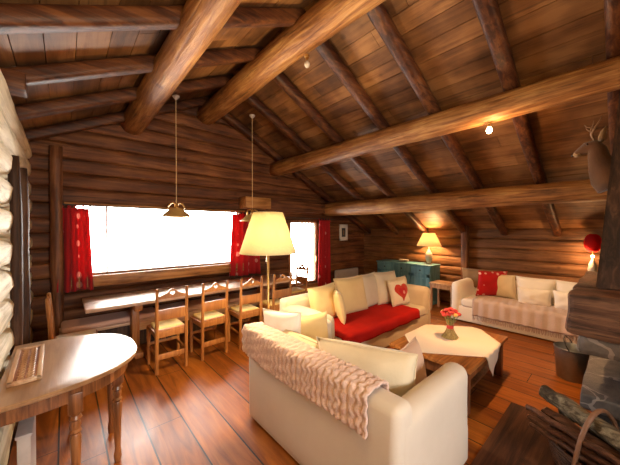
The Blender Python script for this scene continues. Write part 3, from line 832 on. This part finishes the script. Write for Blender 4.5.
# ------------------------------------------------------------------ coffee table
ct = thing('coffee_table', 'square wooden coffee table in front of the sofas with a pale cloth on top', 'table', (3.28, 1.30, 0))
bm = BM(); box(bm, -.60, .60, -.41, .41, .41, .45, .008); obj('tabletop', bm, M_COFFEE, ct)
bm = BM()
for a in ((-.54, .54, -.36, -.335), (-.54, .54, .335, .36), (-.54, -.515, -.36, .36), (.515, .54, -.36, .36)): box(bm, *a, .29, .41, .004)
obj('apron', bm, M_COFFEEZ, ct)
for sx in (-1, 1):
    for sy in (-1, 1):
        bm = BM(); box(bm, sx * .52 - .04, sx * .52 + .04, sy * .335 - .04, sy * .335 + .04, 0, .41, .008); obj('leg', bm, M_COFFEEZ, ct)
bm = BM(); box(bm, -.50, .50, -.31, .31, .12, .145, .004); obj('shelf', bm, M_COFFEEZ, ct)
bm = BM()
Fc, Lc, Bc, Rc = Vector((3.27, .63)), Vector((2.66, 1.40)), Vector((3.32, 1.99)), Vector((3.94, 1.22))
def clothf(u, v):
    p = (Fc * (1 - u) + Rc * u) * (1 - v) + (Lc * (1 - u) + Bc * u) * v
    x, y = p; z = .4535
    if y < .882: z -= (.882 - y); y = .882 + .004 * math.sin(x * 40)
    if y > 1.718: z -= (y - 1.718); y = 1.718
    if x > 3.888: z -= (x - 3.888); x = 3.888
    if x < 2.672: z -= (2.672 - x); x = 2.672
    return (x, y, z + .0015 * noise.noise(Vector((p.x * 9, p.y * 9, 0))))
sheet(bm, 60, 60, clothf, .004)
tag(obj('tablecloth', bm, M_CLOTH, autosm=False), 'pale square cloth laid diagonally over the coffee table', 'tablecloth')

# dried sheaf bouquet
bq = thing('flower_bouquet', 'bunch of red flowers bound above a flared straw sheaf on the coffee table', 'flowers', (3.32, 1.32, .458))
bm = BM()
for k in range(70):
    a = random.uniform(0, 2 * PI); r = math.sqrt(random.random()); rb = .088 * r; rt = .026 * r
    tube(bm, [(rb * math.cos(a), rb * math.sin(a), 0), (rb * .55 * math.cos(a), rb * .55 * math.sin(a), .06), (rt * math.cos(a), rt * math.sin(a), .12), (rt * 1.6 * math.cos(a), rt * 1.6 * math.sin(a), .2)], [.008, .007, .005, .003], 5)
lathe(bm, [(0, 0), (.082, .0), (.05, .05), (.028, .12), (0, .13)], 20)
obj('straw_sheaf', bm, M_STRAW, bq, autosm=False)
bm = BM(); lathe(bm, [(.0, .105), (.034, .105), (.037, .12), (.034, .145), (0, .145)], 16); obj('ribbon', bm, M_ROSE, bq)
for k in range(13):
    a = k * 2.4; r = .02 + .075 * math.sqrt(k / 13); h = .26 + .06 * random.random() - r * .25
    bm = BM(); tube(bm, [(0, 0, .13), (r * .5 * math.cos(a), r * .5 * math.sin(a), .18), (r * math.cos(a), r * math.sin(a), h)], .003, 5)
    st = obj('stem', bm, M_LEAF, bq)
    bm = BM(); c = Vector((r * math.cos(a), r * math.sin(a), h + .012))
    for q in range(3):
        lathe(bm, [(0, -.012 + q * .003), (.021 - q * .003, -.006), (.033 - q * .007, .012 + q * .004), (.028 - q * .007, .020 + q * .004), (.016 - q * .003, .006)], 9, c)
    obj('blossom', bm, [M_ROSE, M_YPET][k % 4 == 3], st, autosm=False)

# ------------------------------------------------------------------ floor lamp
fl = thing('floor_lamp', 'floor lamp with large cream cone shade standing between the two sofas', 'lamp', (1.62, 2.50, 0))
bm = BM(); lathe(bm, [(0, 0), (.14, 0), (.14, .02), (.05, .035), (.018, .06), (0, .06)], 28); obj('base', bm, M_BRASS, fl)
bm = BM(); lathe(bm, [(0, .04), (.013, .05), (.013, .9), (.02, .92), (.013, .94), (.013, 1.42), (.024, 1.46), (.015, 1.50), (.015, 1.60), (0, 1.6)], 14); obj('pole', bm, M_BRASS, fl)
bm = BM(); lathe(bm, [(.300, 1.45), (.156, 1.88), (.153, 1.88), (.297, 1.45)], 48, close=True); obj('lamp_shade', bm, M_SHADE, fl, autosm=False)
bm = BM(); bmesh.ops.create_uvsphere(bm, u_segments=14, v_segments=10, radius=.03)
for v in bm.verts: v.co.z += 1.66
obj('bulb', bm, shade_mat('frosted_bulb', (.95, .9, .8)), fl)
bm = BM(); tube(bm, [(-.03, -.02, 1.46), (-.04, -.03, 1.40)], .003, 6); lathe(bm, [(0, 1.36), (.010, 1.365), (.007, 1.39), (.003, 1.41), (0, 1.41)], 10, (-.04, -.03, 0)); obj('pull_switch', bm, M_CERAM, fl)

# ------------------------------------------------------------------ pendants over the dining table
def pendant(label, loc, top):
    t = thing('pendant_lamp', label, 'lamp', loc, 0, 'pendant lamps over the dining table'); k_ = 1.12
    bm = BM(); lathe(bm, [(.045, .10), (.085, .085), (.185, .0), (.200, -.006), (.195, -.012), (.178, -.004), (.08, .075), (.0, .09), (.0, .10)], 36); bmesh.ops.scale(bm, vec=(1.1, 1.1, 1.15), verts=bm.verts)
    obj('lamp_shade', bm, M_PEND, t)
    bm = BM()
    for s in (-1, 1):
        tube(bm, [(s * .09, 0, .09), (s * .115, 0, .13), (s * .09, 0, .18), (s * .04, 0, .195), (0, 0, .16)], .013, 8)
    obj('loop_bracket', bm, M_BRASS, t)
    bm = BM(); lathe(bm, [(0, .09), (.03, .10), (.03, .15), (.012, .19), (0, .19)], 12); obj('socket', bm, M_BRASS, t)
    bm = BM(); tube(bm, [(0, 0, .17), (0, 0, top)], .006, 6); obj('cord', bm, M_CORD, t)
    bm = BM(); lathe(bm, [(0, top - .05), (.018, top - .04), (.05, top - .005), (.052, top + .01), (0, top + .01)], 18); obj('ceiling_rose', bm, M_CERAM, t)
    return t
pendant('left ochre pendant lamp hanging on a long cord before the wide window', (1.25, 4.40, 1.90), 3.66 - 1.90)
pendant('ochre pendant lamp half hidden behind the big cream lamp shade', (2.52, 4.40, 1.86), 3.72 - 1.86)

# ------------------------------------------------------------------ bulbs on beams
def beam_bulb(label, loc, mat):
    t = thing('beam_spotlight', label, 'light', loc, 0, 'small bulbs fixed under the ceiling logs')
    bm = BM(); lathe(bm, [(0, 0), (.028, 0), (.028, -.02), (.018, -.03), (.018, -.06), (0, -.06)], 16); obj('socket', bm, M_BRASS, t)
    bm = BM(); lathe(bm, [(0, -.055), (.014, -.06), (.028, -.085), (.030, -.105), (.018, -.128), (0, -.134)], 16)
    obj('bulb', bm, mat, t, autosm=False)
    return t
beam_bulb('lit bulb under the long log beam at right, near the deer head', (3.50, .99, 2.885), M_BULB)
beam_bulb('small bulb under the thick ridge log near the ceiling centre', (2.0, 2.31, 3.60), M_CERAM)

# ------------------------------------------------------------------ dining set
dt = thing('dining_table', 'long wooden dining table on trestle legs below the wide window', 'table', (1.76, 4.53, 0))
bm = BM(); box(bm, -1.58, 1.58, -.38, .38, .715, .76, .008); obj('tabletop', bm, M_TABLE, dt)
for x in (-1.03, 1.03):
    bm = BM()
    box(bm, x - .045, x + .045, -.10, .10, .08, .62, .01); box(bm, x - .05, x + .05, -.30, .30, .62, .714, .015); box(bm, x - .05, x + .05, -.32, .32, 0, .08, .015)
    obj('trestle_leg', bm, M_CHAIR, dt)
bm = BM(); box(bm, -1.03, 1.03, -.025, .025, .28, .40, .006); obj('stretcher', bm, M_TABLE, dt)

bn = thing('dining_bench', 'long dark wooden bench along the window wall behind the dining table', 'bench', (1.62, 4.80, 0))
bm = BM(); box(bm, -1.68, 1.68, -.22, .22, .36, .40, .006); obj('seat', bm, M_TABLE, bn)
bm = BM(); box(bm, -1.64, 1.64, -.16, -.13, .03, .36, .004); obj('front_panel', bm, M_DARK, bn)
for x in (-1.6, -.5, .5, 1.6):
    bm = BM(); box(bm, x - .03, x + .03, -.19, .19, 0, .36, .006); obj('leg', bm, M_CHAIR, bn)
G = 'cushions on the dining bench'
for k, (a, b_, lb) in enumerate(((-.04, 1.06, 'pinkish bench cushion under the left end of the dining table'), (1.08, 2.16, 'pinkish bench cushion in the middle of the dining bench'), (2.18, 3.28, 'pinkish bench cushion at the right end of the dining bench'))):
    bm = BM(); soft(bm, a, b_, 4.58, 5.0, .402, .475, .03, .006)
    tag(obj('bench_cushion', bm, M_BENCHC, autosm=False), lb, 'cushion', G)

def make_chair():
    t = thing('dining_chair', '', 'chair', (0, 0, 0), 0, 'carved wooden dining chairs')
    W = .165; D = .40
    for s in (-1, 1):
        bm = BM(); x = s * W
        tube(bm, [(x, .045, 0), (x, .035, .25), (x, .03, .48), (x, .018, .75), (x, 0, .985)], [.023, .023, .024, .021, .019], 8, sq=.9)
        obj('rear_post', bm, M_CHAIR, t)
        bm = BM(); lathe(bm, [(0, 0), (.018, 0), (.022, .1), (.017, .13), (.023, .2), (.018, .26), (.024, .34), (.024, .47), (0, .47)], 12, (s * (W + .01), D, 0))
        obj('leg', bm, M_CHAIR, t)
        bm = BM(); box(bm, x - .009, x + .009, .04, D, .20, .235, .004); obj('stretcher', bm, M_CHAIR, t)
        bm = BM(); box(bm, x - .011, x + .011, .04, D, .42, .47, .004); obj('side_rail', bm, M_CHAIR, t)
        bm = BM(); lathe(bm, [(.0, 0), (.012, 0), (.019, .012), (.012, .028), (0, .032)], 10, (x, 0, .98)); obj('finial', bm, M_CHAIR, t)
    for a in ((.035, .055, .42, .52), (.038, .058, .16, .225), (D - .01, D + .01, .42, .47), (D - .01, D + .01, .24, .275)):
        bm = BM(); box(bm, -W, W, *a, .004); obj('frame_rail', bm, M_CHAIR, t)
    bm = BM(); box(bm, -W, W, .012, .032, .63, .755, .004); obj('back_slat', bm, M_CHAIR, t)
    # crest rail with arched top and heart-shaped hole
    bm = BM(); n = 48; y0, y1 = -.006, .016
    hole = []
    outer = []
    def topz(x):
        u = abs(x) / W
        return .935 + .062 * math.exp(-(u / .32) ** 2) + .018 * (u ** 4)
    hx = []
    K = 36
    for k in range(K):
        a = 2 * PI * k / K
        X = 16 * math.sin(a) ** 3; Z = 13 * math.cos(a) - 5 * math.cos(2 * a) - 2 * math.cos(3 * a) - math.cos(4 * a)
        hole.append((X / 16 * .030, Z / 16 * .026 + .945))
        dx, dz = math.sin(a), math.cos(a)
        # outer boundary point by ray
        tt = 0.0
        while True:
            tt += .002; px, pz = dx * tt, .94 + dz * tt
            if abs(px) >= W or pz <= .885 or pz >= topz(px): break
        outer.append((max(-W, min(W, px)), max(.885, pz)))
    vo = {}
    for y in (y0, y1):
        vo[y] = ([bm.verts.new((a, y, b)) for a, b in outer], [bm.verts.new((a, y, b)) for a, b in hole])
    for k in range(K):
        k2 = (k + 1) % K
        bm.faces.new((vo[y0][0][k], vo[y0][0][k2], vo[y0][1][k2], vo[y0][1][k])); bm.faces.new((vo[y1][0][k2], vo[y1][0][k], vo[y1][1][k], vo[y1][1][k2]))
        bm.faces.new((vo[y0][0][k2], vo[y0][0][k], vo[y1][0][k], vo[y1][0][k2])); bm.faces.new((vo[y0][1][k], vo[y0][1][k2], vo[y1][1][k2], vo[y1][1][k]))
    obj('crest_rail', bm, M_CHAIR, t, smooth=False)
    bm = BM(); prism(bm, [(-W - .01, .03), (W + .01, .03), (W + .025, D + .02), (-W - .025, D + .02)], .47, .49); obj('seat', bm, M_CHAIR, t, smooth=False)
    bm = BM(); soft(bm, -W + .01, W - .01, .05, D, .488, .53, .02, .004); obj('seat_pad', bm, M_SEATC, t, autosm=False)
    return t
ch = make_chair()
rows = [(.965, 'carved dining chair with heart cut-out nearest the half-round table'),
        (1.50, 'carved dining chair second from the left along the dining table'),
        (2.03, 'carved dining chair just left of the floor lamp pole'),
        (2.58, 'carved dining chair behind the floor lamp pole')]
ch.location = (rows[0][0], 3.57, 0); ch['label'] = rows[0][1]
for x, lb in rows[1:]: dup(ch, (x, 3.57 + .015 * math.sin(x * 9), 0), .03 * math.sin(x * 5), lb)
dup(ch, (3.60, 4.30, 0), PI / 2, 'carved dining chair at the right head of the dining table by the glazed door')
e_ = dup(ch, (-.13, 4.00, 0), -PI / 2, 'carved dining chair at the left head of the table beside the corner post')
for c_ in e_.children:
    if c_.name.startswith('seat_pad'): c_.data = c_.data.copy(); c_.data.materials.clear(); c_.data.materials.append(M_WHITE); c_['label'] = 'white seat pad'

# ------------------------------------------------------------------ curtains
def curtain(label, x0, x1, z0, z1, folds, y=YW - .13, grp='red print curtains on the window wall'):
    t = thing('curtain', label, 'curtain', ((x0 + x1) / 2, y, z0), 0, grp)
    w_ = x1 - x0; h_ = z1 - z0; bm = BM()
    def f(u, v):
        s = .80 + .20 * (1 - v)
        x = (u - .5) * w_ * s; amp = .026 + .016 * (1 - v)
        return (x + .006 * math.sin(u * folds * 2 * PI * .5 + 2), amp * math.sin(u * folds * 2 * PI) + .006 * noise.noise(Vector((u * 8, v * 3, x0))), v * h_ + .012 * math.sin(u * 11) * (1 - v))
    sheet(bm, folds * 14, 26, f, .004)
    obj('cloth', bm, M_CURT, t, autosm=False)
    for k in range(folds + 1):
        x = (k / folds - .5) * w_ * .84
        bm = BM(); tube(bm, [(x, .0, h_ - .02), (x - .012, -.01, h_ + .02), (x, 0, h_ + .045), (x + .012, .01, h_ + .02), (x, 0, h_ - .01)], .007, 6)
        tube(bm, [(x, -.01, h_), (x + .02, -.03, h_ - .05)], [.008, .005], 6)
        obj('tie', bm, M_CURT, t)
    return t
curtain('red curtain with pale motifs at the left of the wide window', -.13, .31, .86, 1.99, 5)
curtain('red curtain hanging between the wide window and the glazed door', 2.34, 3.04, .80, 2.0, 5)
curtain('long red curtain right of the glazed door', 4.66, 5.10, .12, 1.93, 4)
def rod(label, x0, x1, z):
    t = thing('curtain_rod', label, 'curtain rod', ((x0 + x1) / 2, YW - .13, z), 0, 'curtain rods')
    h = (x1 - x0) / 2; bm = BM(); tube(bm, [(-h, 0, 0), (h, 0, 0)], .009, 10); obj('pole', bm, M_IRON, t)
    for s in (-1, 1):
        bm = BM(); tube(bm, [(s * (h - .06), 0, 0), (s * (h - .06), .13, 0)], .007, 8); obj('bracket', bm, M_IRON, t)
rod('thin dark curtain rod above the wide window', -.05, 3.08, 2.035)
rod('thin dark curtain rod above the glazed door', 3.70, 5.25, 1.965)

# picture, radiator
pt = thing('framed_picture', 'small picture in a white frame on the log wall right of the long curtain', 'picture', (5.71, YW - .012, 1.40))
bm = BM(); b0 = .03
for a in ((-.16, -.12, 0, .44), (.12, .16, 0, .44), (-.16, .16, 0, .05), (-.16, .16, .39, .44)): box(bm, a[0], a[1], -.03, 0, a[2], a[3], .003)
obj('frame', bm, M_PAPER, pt)
bm = BM(); box(bm, -.12, .12, -.016, -.004, .05, .39); obj('mount', bm, M_PAPER, pt)
bm = BM(); box(bm, -.075, .075, -.019, -.015, .10, .34); obj('print', bm, M_INK, pt)
bm = BM(); lathe(bm, [(0, .15), (.028, .16), (.02, .2), (.03, .24), (.018, .28), (0, .29)], 12, (0, -.010, 0)); obj('printed_figure', bm, M_FURL, pt)
rd = thing('radiator', 'pale panel radiator low on the window wall right of the long curtain', 'radiator', (5.72, YW - .13, .14))
bm = BM(); box(bm, -.45, .45, -.04, .03, 0, .50, .015)
for k in range(21): box(bm, -.43 + k * .043 - .010, -.43 + k * .043 + .010, -.048, -.038, .03, .47, .004)
obj('panel', bm, M_RAD, rd)
for x in (-.35, .35):
    bm = BM(); box(bm, x - .015, x + .015, .03, .10, .1, .4, .003); obj('bracket', bm, M_RAD, rd)
    bm = BM(); box(bm, x - .015, x + .015, -.03, .02, -.14, .01, .003); obj('foot', bm, M_RAD, rd)

# ------------------------------------------------------------------ teal cabinet
cb = thing('sideboard', 'teal painted sideboard with three doors below the lit table lamp', 'cabinet', (6.57, 3.55, 0), PI / 2)
Wc = .72; Dc = .46
bm = BM(); box(bm, -Wc + .01, Wc - .01, .0, Dc, .06, .86, .006); obj('body', bm, M_TEAL, cb)
bm = BM(); box(bm, -Wc - .01, Wc + .01, 0, Dc + .02, .86, .895, .008); obj('top', bm, M_TEAL, cb)
bm = BM(); box(bm, -Wc, Wc, .02, Dc + .01, 0, .07, .006); obj('plinth', bm, M_TEAL, cb)
for k in range(3):
    x0 = -Wc + .03 + k * .465; x1 = x0 + .445
    bm = BM(); box(bm, x0, x1, Dc, Dc + .018, .70, .84, .006); d = obj('drawer', bm, M_TEAL, cb)
    bm = BM(); lathe(bm, [(0, 0), (.008, .0), (.008, .012), (.018, .018), (.014, .03), (0, .033)], 12)
    bmesh.ops.rotate(bm, verts=bm.verts, cent=(0, 0, 0), matrix=Matrix.Rotation(-PI / 2, 3, 'X'))
    for v in bm.verts: v.co += Vector(((x0 + x1) / 2, Dc + .016, .77))
    obj('knob', bm, M_IRON, d)
    bm = BM(); box(bm, x0, x1, Dc, Dc + .016, .10, .68, .005)
    for a in ((x0, x0 + .07, .10, .68), (x1 - .07, x1, .10, .68), (x0, x1, .10, .18), (x0, x1, .61, .68)): box(bm, a[0], a[1], Dc + .012, Dc + .028, a[2], a[3], .004)
    box(bm, x0 + .10, x1 - .10, Dc + .012, Dc + .024, .21, .58, .006)
    d = obj('door', bm, M_TEAL, cb)
    bm = BM(); lathe(bm, [(0, 0), (.008, .0), (.008, .012), (.016, .018), (.012, .03), (0, .033)], 12)
    bmesh.ops.rotate(bm, verts=bm.verts, cent=(0, 0, 0), matrix=Matrix.Rotation(-PI / 2, 3, 'X'))
    for v in bm.verts: v.co += Vector((x1 - .035, Dc + .026, .42))
    obj('knob', bm, M_IRON, d)
tl = thing('table_lamp', 'lit table lamp with cream cone shade on the teal sideboard', 'lamp', (6.38, 3.02, .897))
bm = BM(); lathe(bm, [(0, 0), (.06, 0), (.065, .015), (.04, .03), (.075, .10), (.088, .17), (.07, .25), (.035, .30), (.02, .34), (.012, .36), (.012, .56), (0, .56)], 24); obj('base', bm, M_CERAM, tl)
bm = BM(); lathe(bm, [(.27, .42), (.13, .72), (.127, .72), (.267, .42)], 40, close=True); obj('lamp_shade', bm, M_SHADE, tl, autosm=False)
st_ = thing('plate_stack', 'small pile of pale dishes on the teal sideboard', 'dishes', (6.32, 3.62, .897))
for k in range(3):
    bm = BM(); lathe(bm, [(0, k * .018), (.06, k * .018), (.12, k * .018 + .018), (.122, k * .018 + .022), (.06, k * .018 + .006), (0, k * .018 + .006)], 24); obj('dish', bm, M_CERAM, st_)

# side table between cabinet and sofa
def side_table(label, loc, w_, d_, h_, mat):
    t = thing('side_table', label, 'table', loc)
    bm = BM(); box(bm, -w_ / 2, w_ / 2, -d_ / 2, d_ / 2, h_ - .03, h_, .006); obj('tabletop', bm, mat, t)
    bm = BM()
    for a in ((-w_ / 2 + .03, w_ / 2 - .03, -d_ / 2 + .02, -d_ / 2 + .04), (-w_ / 2 + .03, w_ / 2 - .03, d_ / 2 - .04, d_ / 2 - .02), (-w_ / 2 + .02, -w_ / 2 + .04, -d_ / 2 + .03, d_ / 2 - .03), (w_ / 2 - .04, w_ / 2 - .02, -d_ / 2 + .03, d_ / 2 - .03)): box(bm, *a, h_ - .11, h_ - .03, .003)
    obj('apron', bm, mat, t)
    for sx in (-1, 1):
        for sy in (-1, 1):
            bm = BM(); x, y = sx * (w_ / 2 - .04), sy * (d_ / 2 - .04); box(bm, x - .022, x + .022, y - .022, y + .022, 0, h_ - .03, .004); obj('leg', bm, mat, t)
    return t
M_SIDE = wood('side_table_wood', (0.24, 0.12, 0.055), (0.38, 0.21, 0.11), (0.5, 0.3, 0.17), 'Z', 1, .4, .1)
side_table('small light wooden side table between the teal sideboard and white sofa', (6.02, 2.50, 0), .44, .50, .58, M_SIDE)
cl = thing('wall_lamp', 'lamp with round red shade on the right log wall, half behind the fireplace hood', 'lamp', (6.40, .335, .84))
bm = BM(); lathe(bm, [(0, 0), (.04, 0), (.055, .03), (.03, .06), (.05, .14), (.06, .22), (.045, .30), (.02, .36), (.012, .40), (0, .40)], 20); obj('base', bm, M_CERAM, cl)
bm = BM(); tube(bm, [(0, 0, .02), (.10, 0, .02), (.215, 0, .08)], .012, 8); obj('bracket', bm, M_IRON, cl)
bm = BM(); lathe(bm, [(.045, .50), (.075, .52), (.10, .56), (.108, .61), (.10, .66), (.075, .70), (.04, .72), (.037, .715), (.072, .696), (.096, .657), (.104, .61), (.096, .563), (.073, .525), (.043, .505)], 30, close=True)
for v in bm.verts: v.co.z = .50 + (v.co.z - .50) * 1.3
obj('lamp_shade', bm, M_REDSH, cl, autosm=False)
bm = BM(); bmesh.ops.create_uvsphere(bm, u_segments=12, v_segments=8, radius=.022)
for v in bm.verts: v.co.z += .425
obj('bulb', bm, M_BULB, cl)
bm = BM(); tube(bm, [(0, 0, .38), (-.05, 0, .46), (-.05, 0, .51)], .004, 6); tube(bm, [(0, 0, .38), (.05, 0, .46), (.05, 0, .51)], .004, 6); obj('shade_holder', bm, M_BRASS, cl)

# ------------------------------------------------------------------ half-round console table
ht = thing('console_table', 'half-round wooden console table on turned legs against the left log wall', 'table', (XL + .015, 2.65, 0))
def dshape(rx, ry, n=40, e=.80):
    pts = []
    for k in range(n + 1):
        a = -PI / 2 + PI * k / n
        pts.append((rx * abs(math.cos(a)) ** e, ry * abs(math.sin(a)) ** e * (1 if a > 0 else -1)))
    return pts
bm = BM(); pp = dshape(.725, .53)
lo = [(x * 1.0, y) for x, y in pp]
layers = [(.750, .985), (.756, 1.0), (.774, 1.0), (.780, .99)]
vr = []
for z_, s_ in layers: vr.append([bm.verts.new((x * s_, y * s_, z_)) for x, y in pp])
for a, b in zip(vr, vr[1:]):
    for k in range(len(pp)):
        k2 = (k + 1) % len(pp); bm.faces.new((a[k], a[k2], b[k2], b[k]))
bm.faces.new(vr[0][::-1]); bm.faces.new(vr[-1])
obj('tabletop', bm, M_HALF, ht)
bm = BM(); prism(bm, dshape(.665, .475), .655, .750); obj('apron', bm, M_HALFLEG, ht)
for (x, y) in ((.34, -.41), (.34, .41), (.58, -.19), (.58, .19)):
    bm = BM(); lathe(bm, [(0, 0), (.020, 0), (.026, .04), (.018, .10), (.024, .28), (.029, .42), (.022, .44), (.032, .455), (.022, .47), (.027, .50), (.022, .52), (.033, .535), (.026, .555), (.036, .58), (0, .58)], 18, (x, y, 0))
    box(bm, x - .036, x + .036, y - .036, y + .036, .575, .70, .004)
    obj('leg', bm, M_HALFLEG, ht)
sb = thing('leaning_board', 'pale board standing on the floor under the half-round console table', 'board', (-.185, 2.50, 0))
bm = BM(); box(bm, -.030, .030, -.18, .18, 0, .48, .006); obj('panel', bm, M_RAD, sb)
bm = BM(); box(bm, -.036, .036, -.19, .19, .482, .50, .004); obj('top_edge', bm, M_RAD, sb)
# carved board on it
tb = thing('carved_board', 'small framed wooden board with carved relief lying on the console table', 'board', (-.19, 2.69, .781), .02)
bm = BM(); box(bm, -.07, .07, -.32, .32, 0, .010, .002); obj('panel', bm, M_CARVE, tb)
bm = BM()
for a in ((-.075, -.052, -.33, .33), (.052, .075, -.33, .33), (-.075, .075, -.33, -.305), (-.075, .075, .305, .33)): box(bm, *a, 0, .022, .003)
obj('frame', bm, M_TRAY, tb)
bm = BM()
for k in range(13):
    yy = -.27 + k * .045
    for s in (-1, 1):
        tube(bm, [(s * .008, yy - .012, .012), (s * .030, yy - .014, .013), (s * .036, yy + .004, .013), (s * .018, yy + .014, .013), (s * .006, yy + .004, .012)], .004, 5)
obj('carving', bm, M_TRAY, tb)

# ------------------------------------------------------------------ bin, firewood basket
bk = thing('metal_bucket', 'round dark metal bucket standing behind the stone hearth', 'bucket', (4.34, .39, 0.0))
bm = BM(); lathe(bm, [(0, 0), (.125, 0), (.13, .01), (.15, .345), (.155, .35), (.150, .355), (.144, .345), (.124, .02), (0, .015)], 30); obj('body', bm, M_STEEL, bk)
bm = BM(); lathe(bm, [(.150, .335), (.158, .342), (.158, .352), (.150, .357)], 30, close=True); obj('rim', bm, M_STEEL, bk)
bm = BM(); tube(bm, [(-.155, 0, .34), (-.15, .03, .40), (-.08, .06, .45), (.08, .06, .45), (.15, .03, .40), (.155, 0, .34)], .005, 6); obj('handle', bm, M_IRON, bk)

BX, BY, BR = 2.66, .10, math.radians(-32)
ba = thing('firewood_basket', 'dark twig basket with an arched branch handle holding firewood', 'basket', (BX, BY, .012), BR)
def bl(x, y, z): return Vector((BX + x * math.cos(BR) - y * math.sin(BR), BY + x * math.sin(BR) + y * math.cos(BR), z))
bm = BM()
def ring(z, rx, ry, r=.009, ph=0):
    pts = [(rx * math.cos(2 * PI * k / 40), ry * math.sin(2 * PI * k / 40), z + .006 * math.sin(k * PI / 2 * 2 + ph)) for k in range(41)]
    tube(bm, pts, r, 6)
for k in range(7): ring(.015 + k * .026, .16 + .006 * k, .26 + .006 * k, .012, k * PI)
for k in range(30):
    a = 2 * PI * k / 30
    tube(bm, [(.16 * math.cos(a), .26 * math.sin(a), 0), (.20 * math.cos(a), .305 * math.sin(a), .19)], .007, 5)
prism(bm, [(.16 * math.cos(2 * PI * k / 30), .26 * math.sin(2 * PI * k / 30)) for k in range(30)], 0, .015)
obj('body', bm, M_TWIG, ba, autosm=False)
bm = BM(); pts = [(.215 * math.cos(a), .015 * math.sin(a * 2), -.0 + .48 * math.sin(a) ** .8) for a in [PI * k / 18 for k in range(19)]]
tube(bm, pts, .013, 10, .25, 5); obj('handle', bm, M_HANDLE, ba, autosm=False)
GW = 'firewood in the basket'
def stick(name, a, b, r, mat, lb, jit):
    a, b = bl(*a), bl(*b); d = b - a
    bm = BM(); tube(bm, [d * (t / 12) + Vector((0, 0, .006 * math.sin(t * 1.7 + r * 90))) for t in range(13)], [r * (1.06 - .01 * t + .06 * math.sin(t * 1.3 + r * 50)) for t in range(13)], 12, jit, a.z * 9 + r)
    o = tag(obj(name, bm, mat, loc=a), lb, 'firewood', GW)
    bm = BM(); tube(bm, [d * .992, d * 1.006], r * .80, 12); obj('cut_end', bm, M_CUTW, o)
stick('firewood_stick', (-.135, -.32, .33), (-.165, .36, .31), .022, M_TWIG, 'thin dark stick, topmost of the three poking from the basket', .12)
stick('firewood_stick', (-.130, -.30, .27), (-.170, .34, .245), .022, M_TWIG, 'thin dark stick, middle one of the three poking from the basket', .12)
stick('firewood_stick', (-.125, -.28, .215), (-.165, .33, .19), .020, M_TWIG, 'thin dark stick, lowest of the three poking from the basket', .12)
stick('firewood_log', (-.06, -.40, .385), (-.01, .36, .42), .052, M_BARK, 'thick mossy split log lying on top of the basket', .22)
stick('firewood_log', (-.05, -.36, .27), (-.07, .30, .30), .045, M_TWIG, 'dark log under the thick mossy one in the basket', .15)
stick('firewood_log', (.07, -.38, .30), (.09, .30, .31), .050, M_BARK, 'mossy log on the fireplace side of the basket', .2)
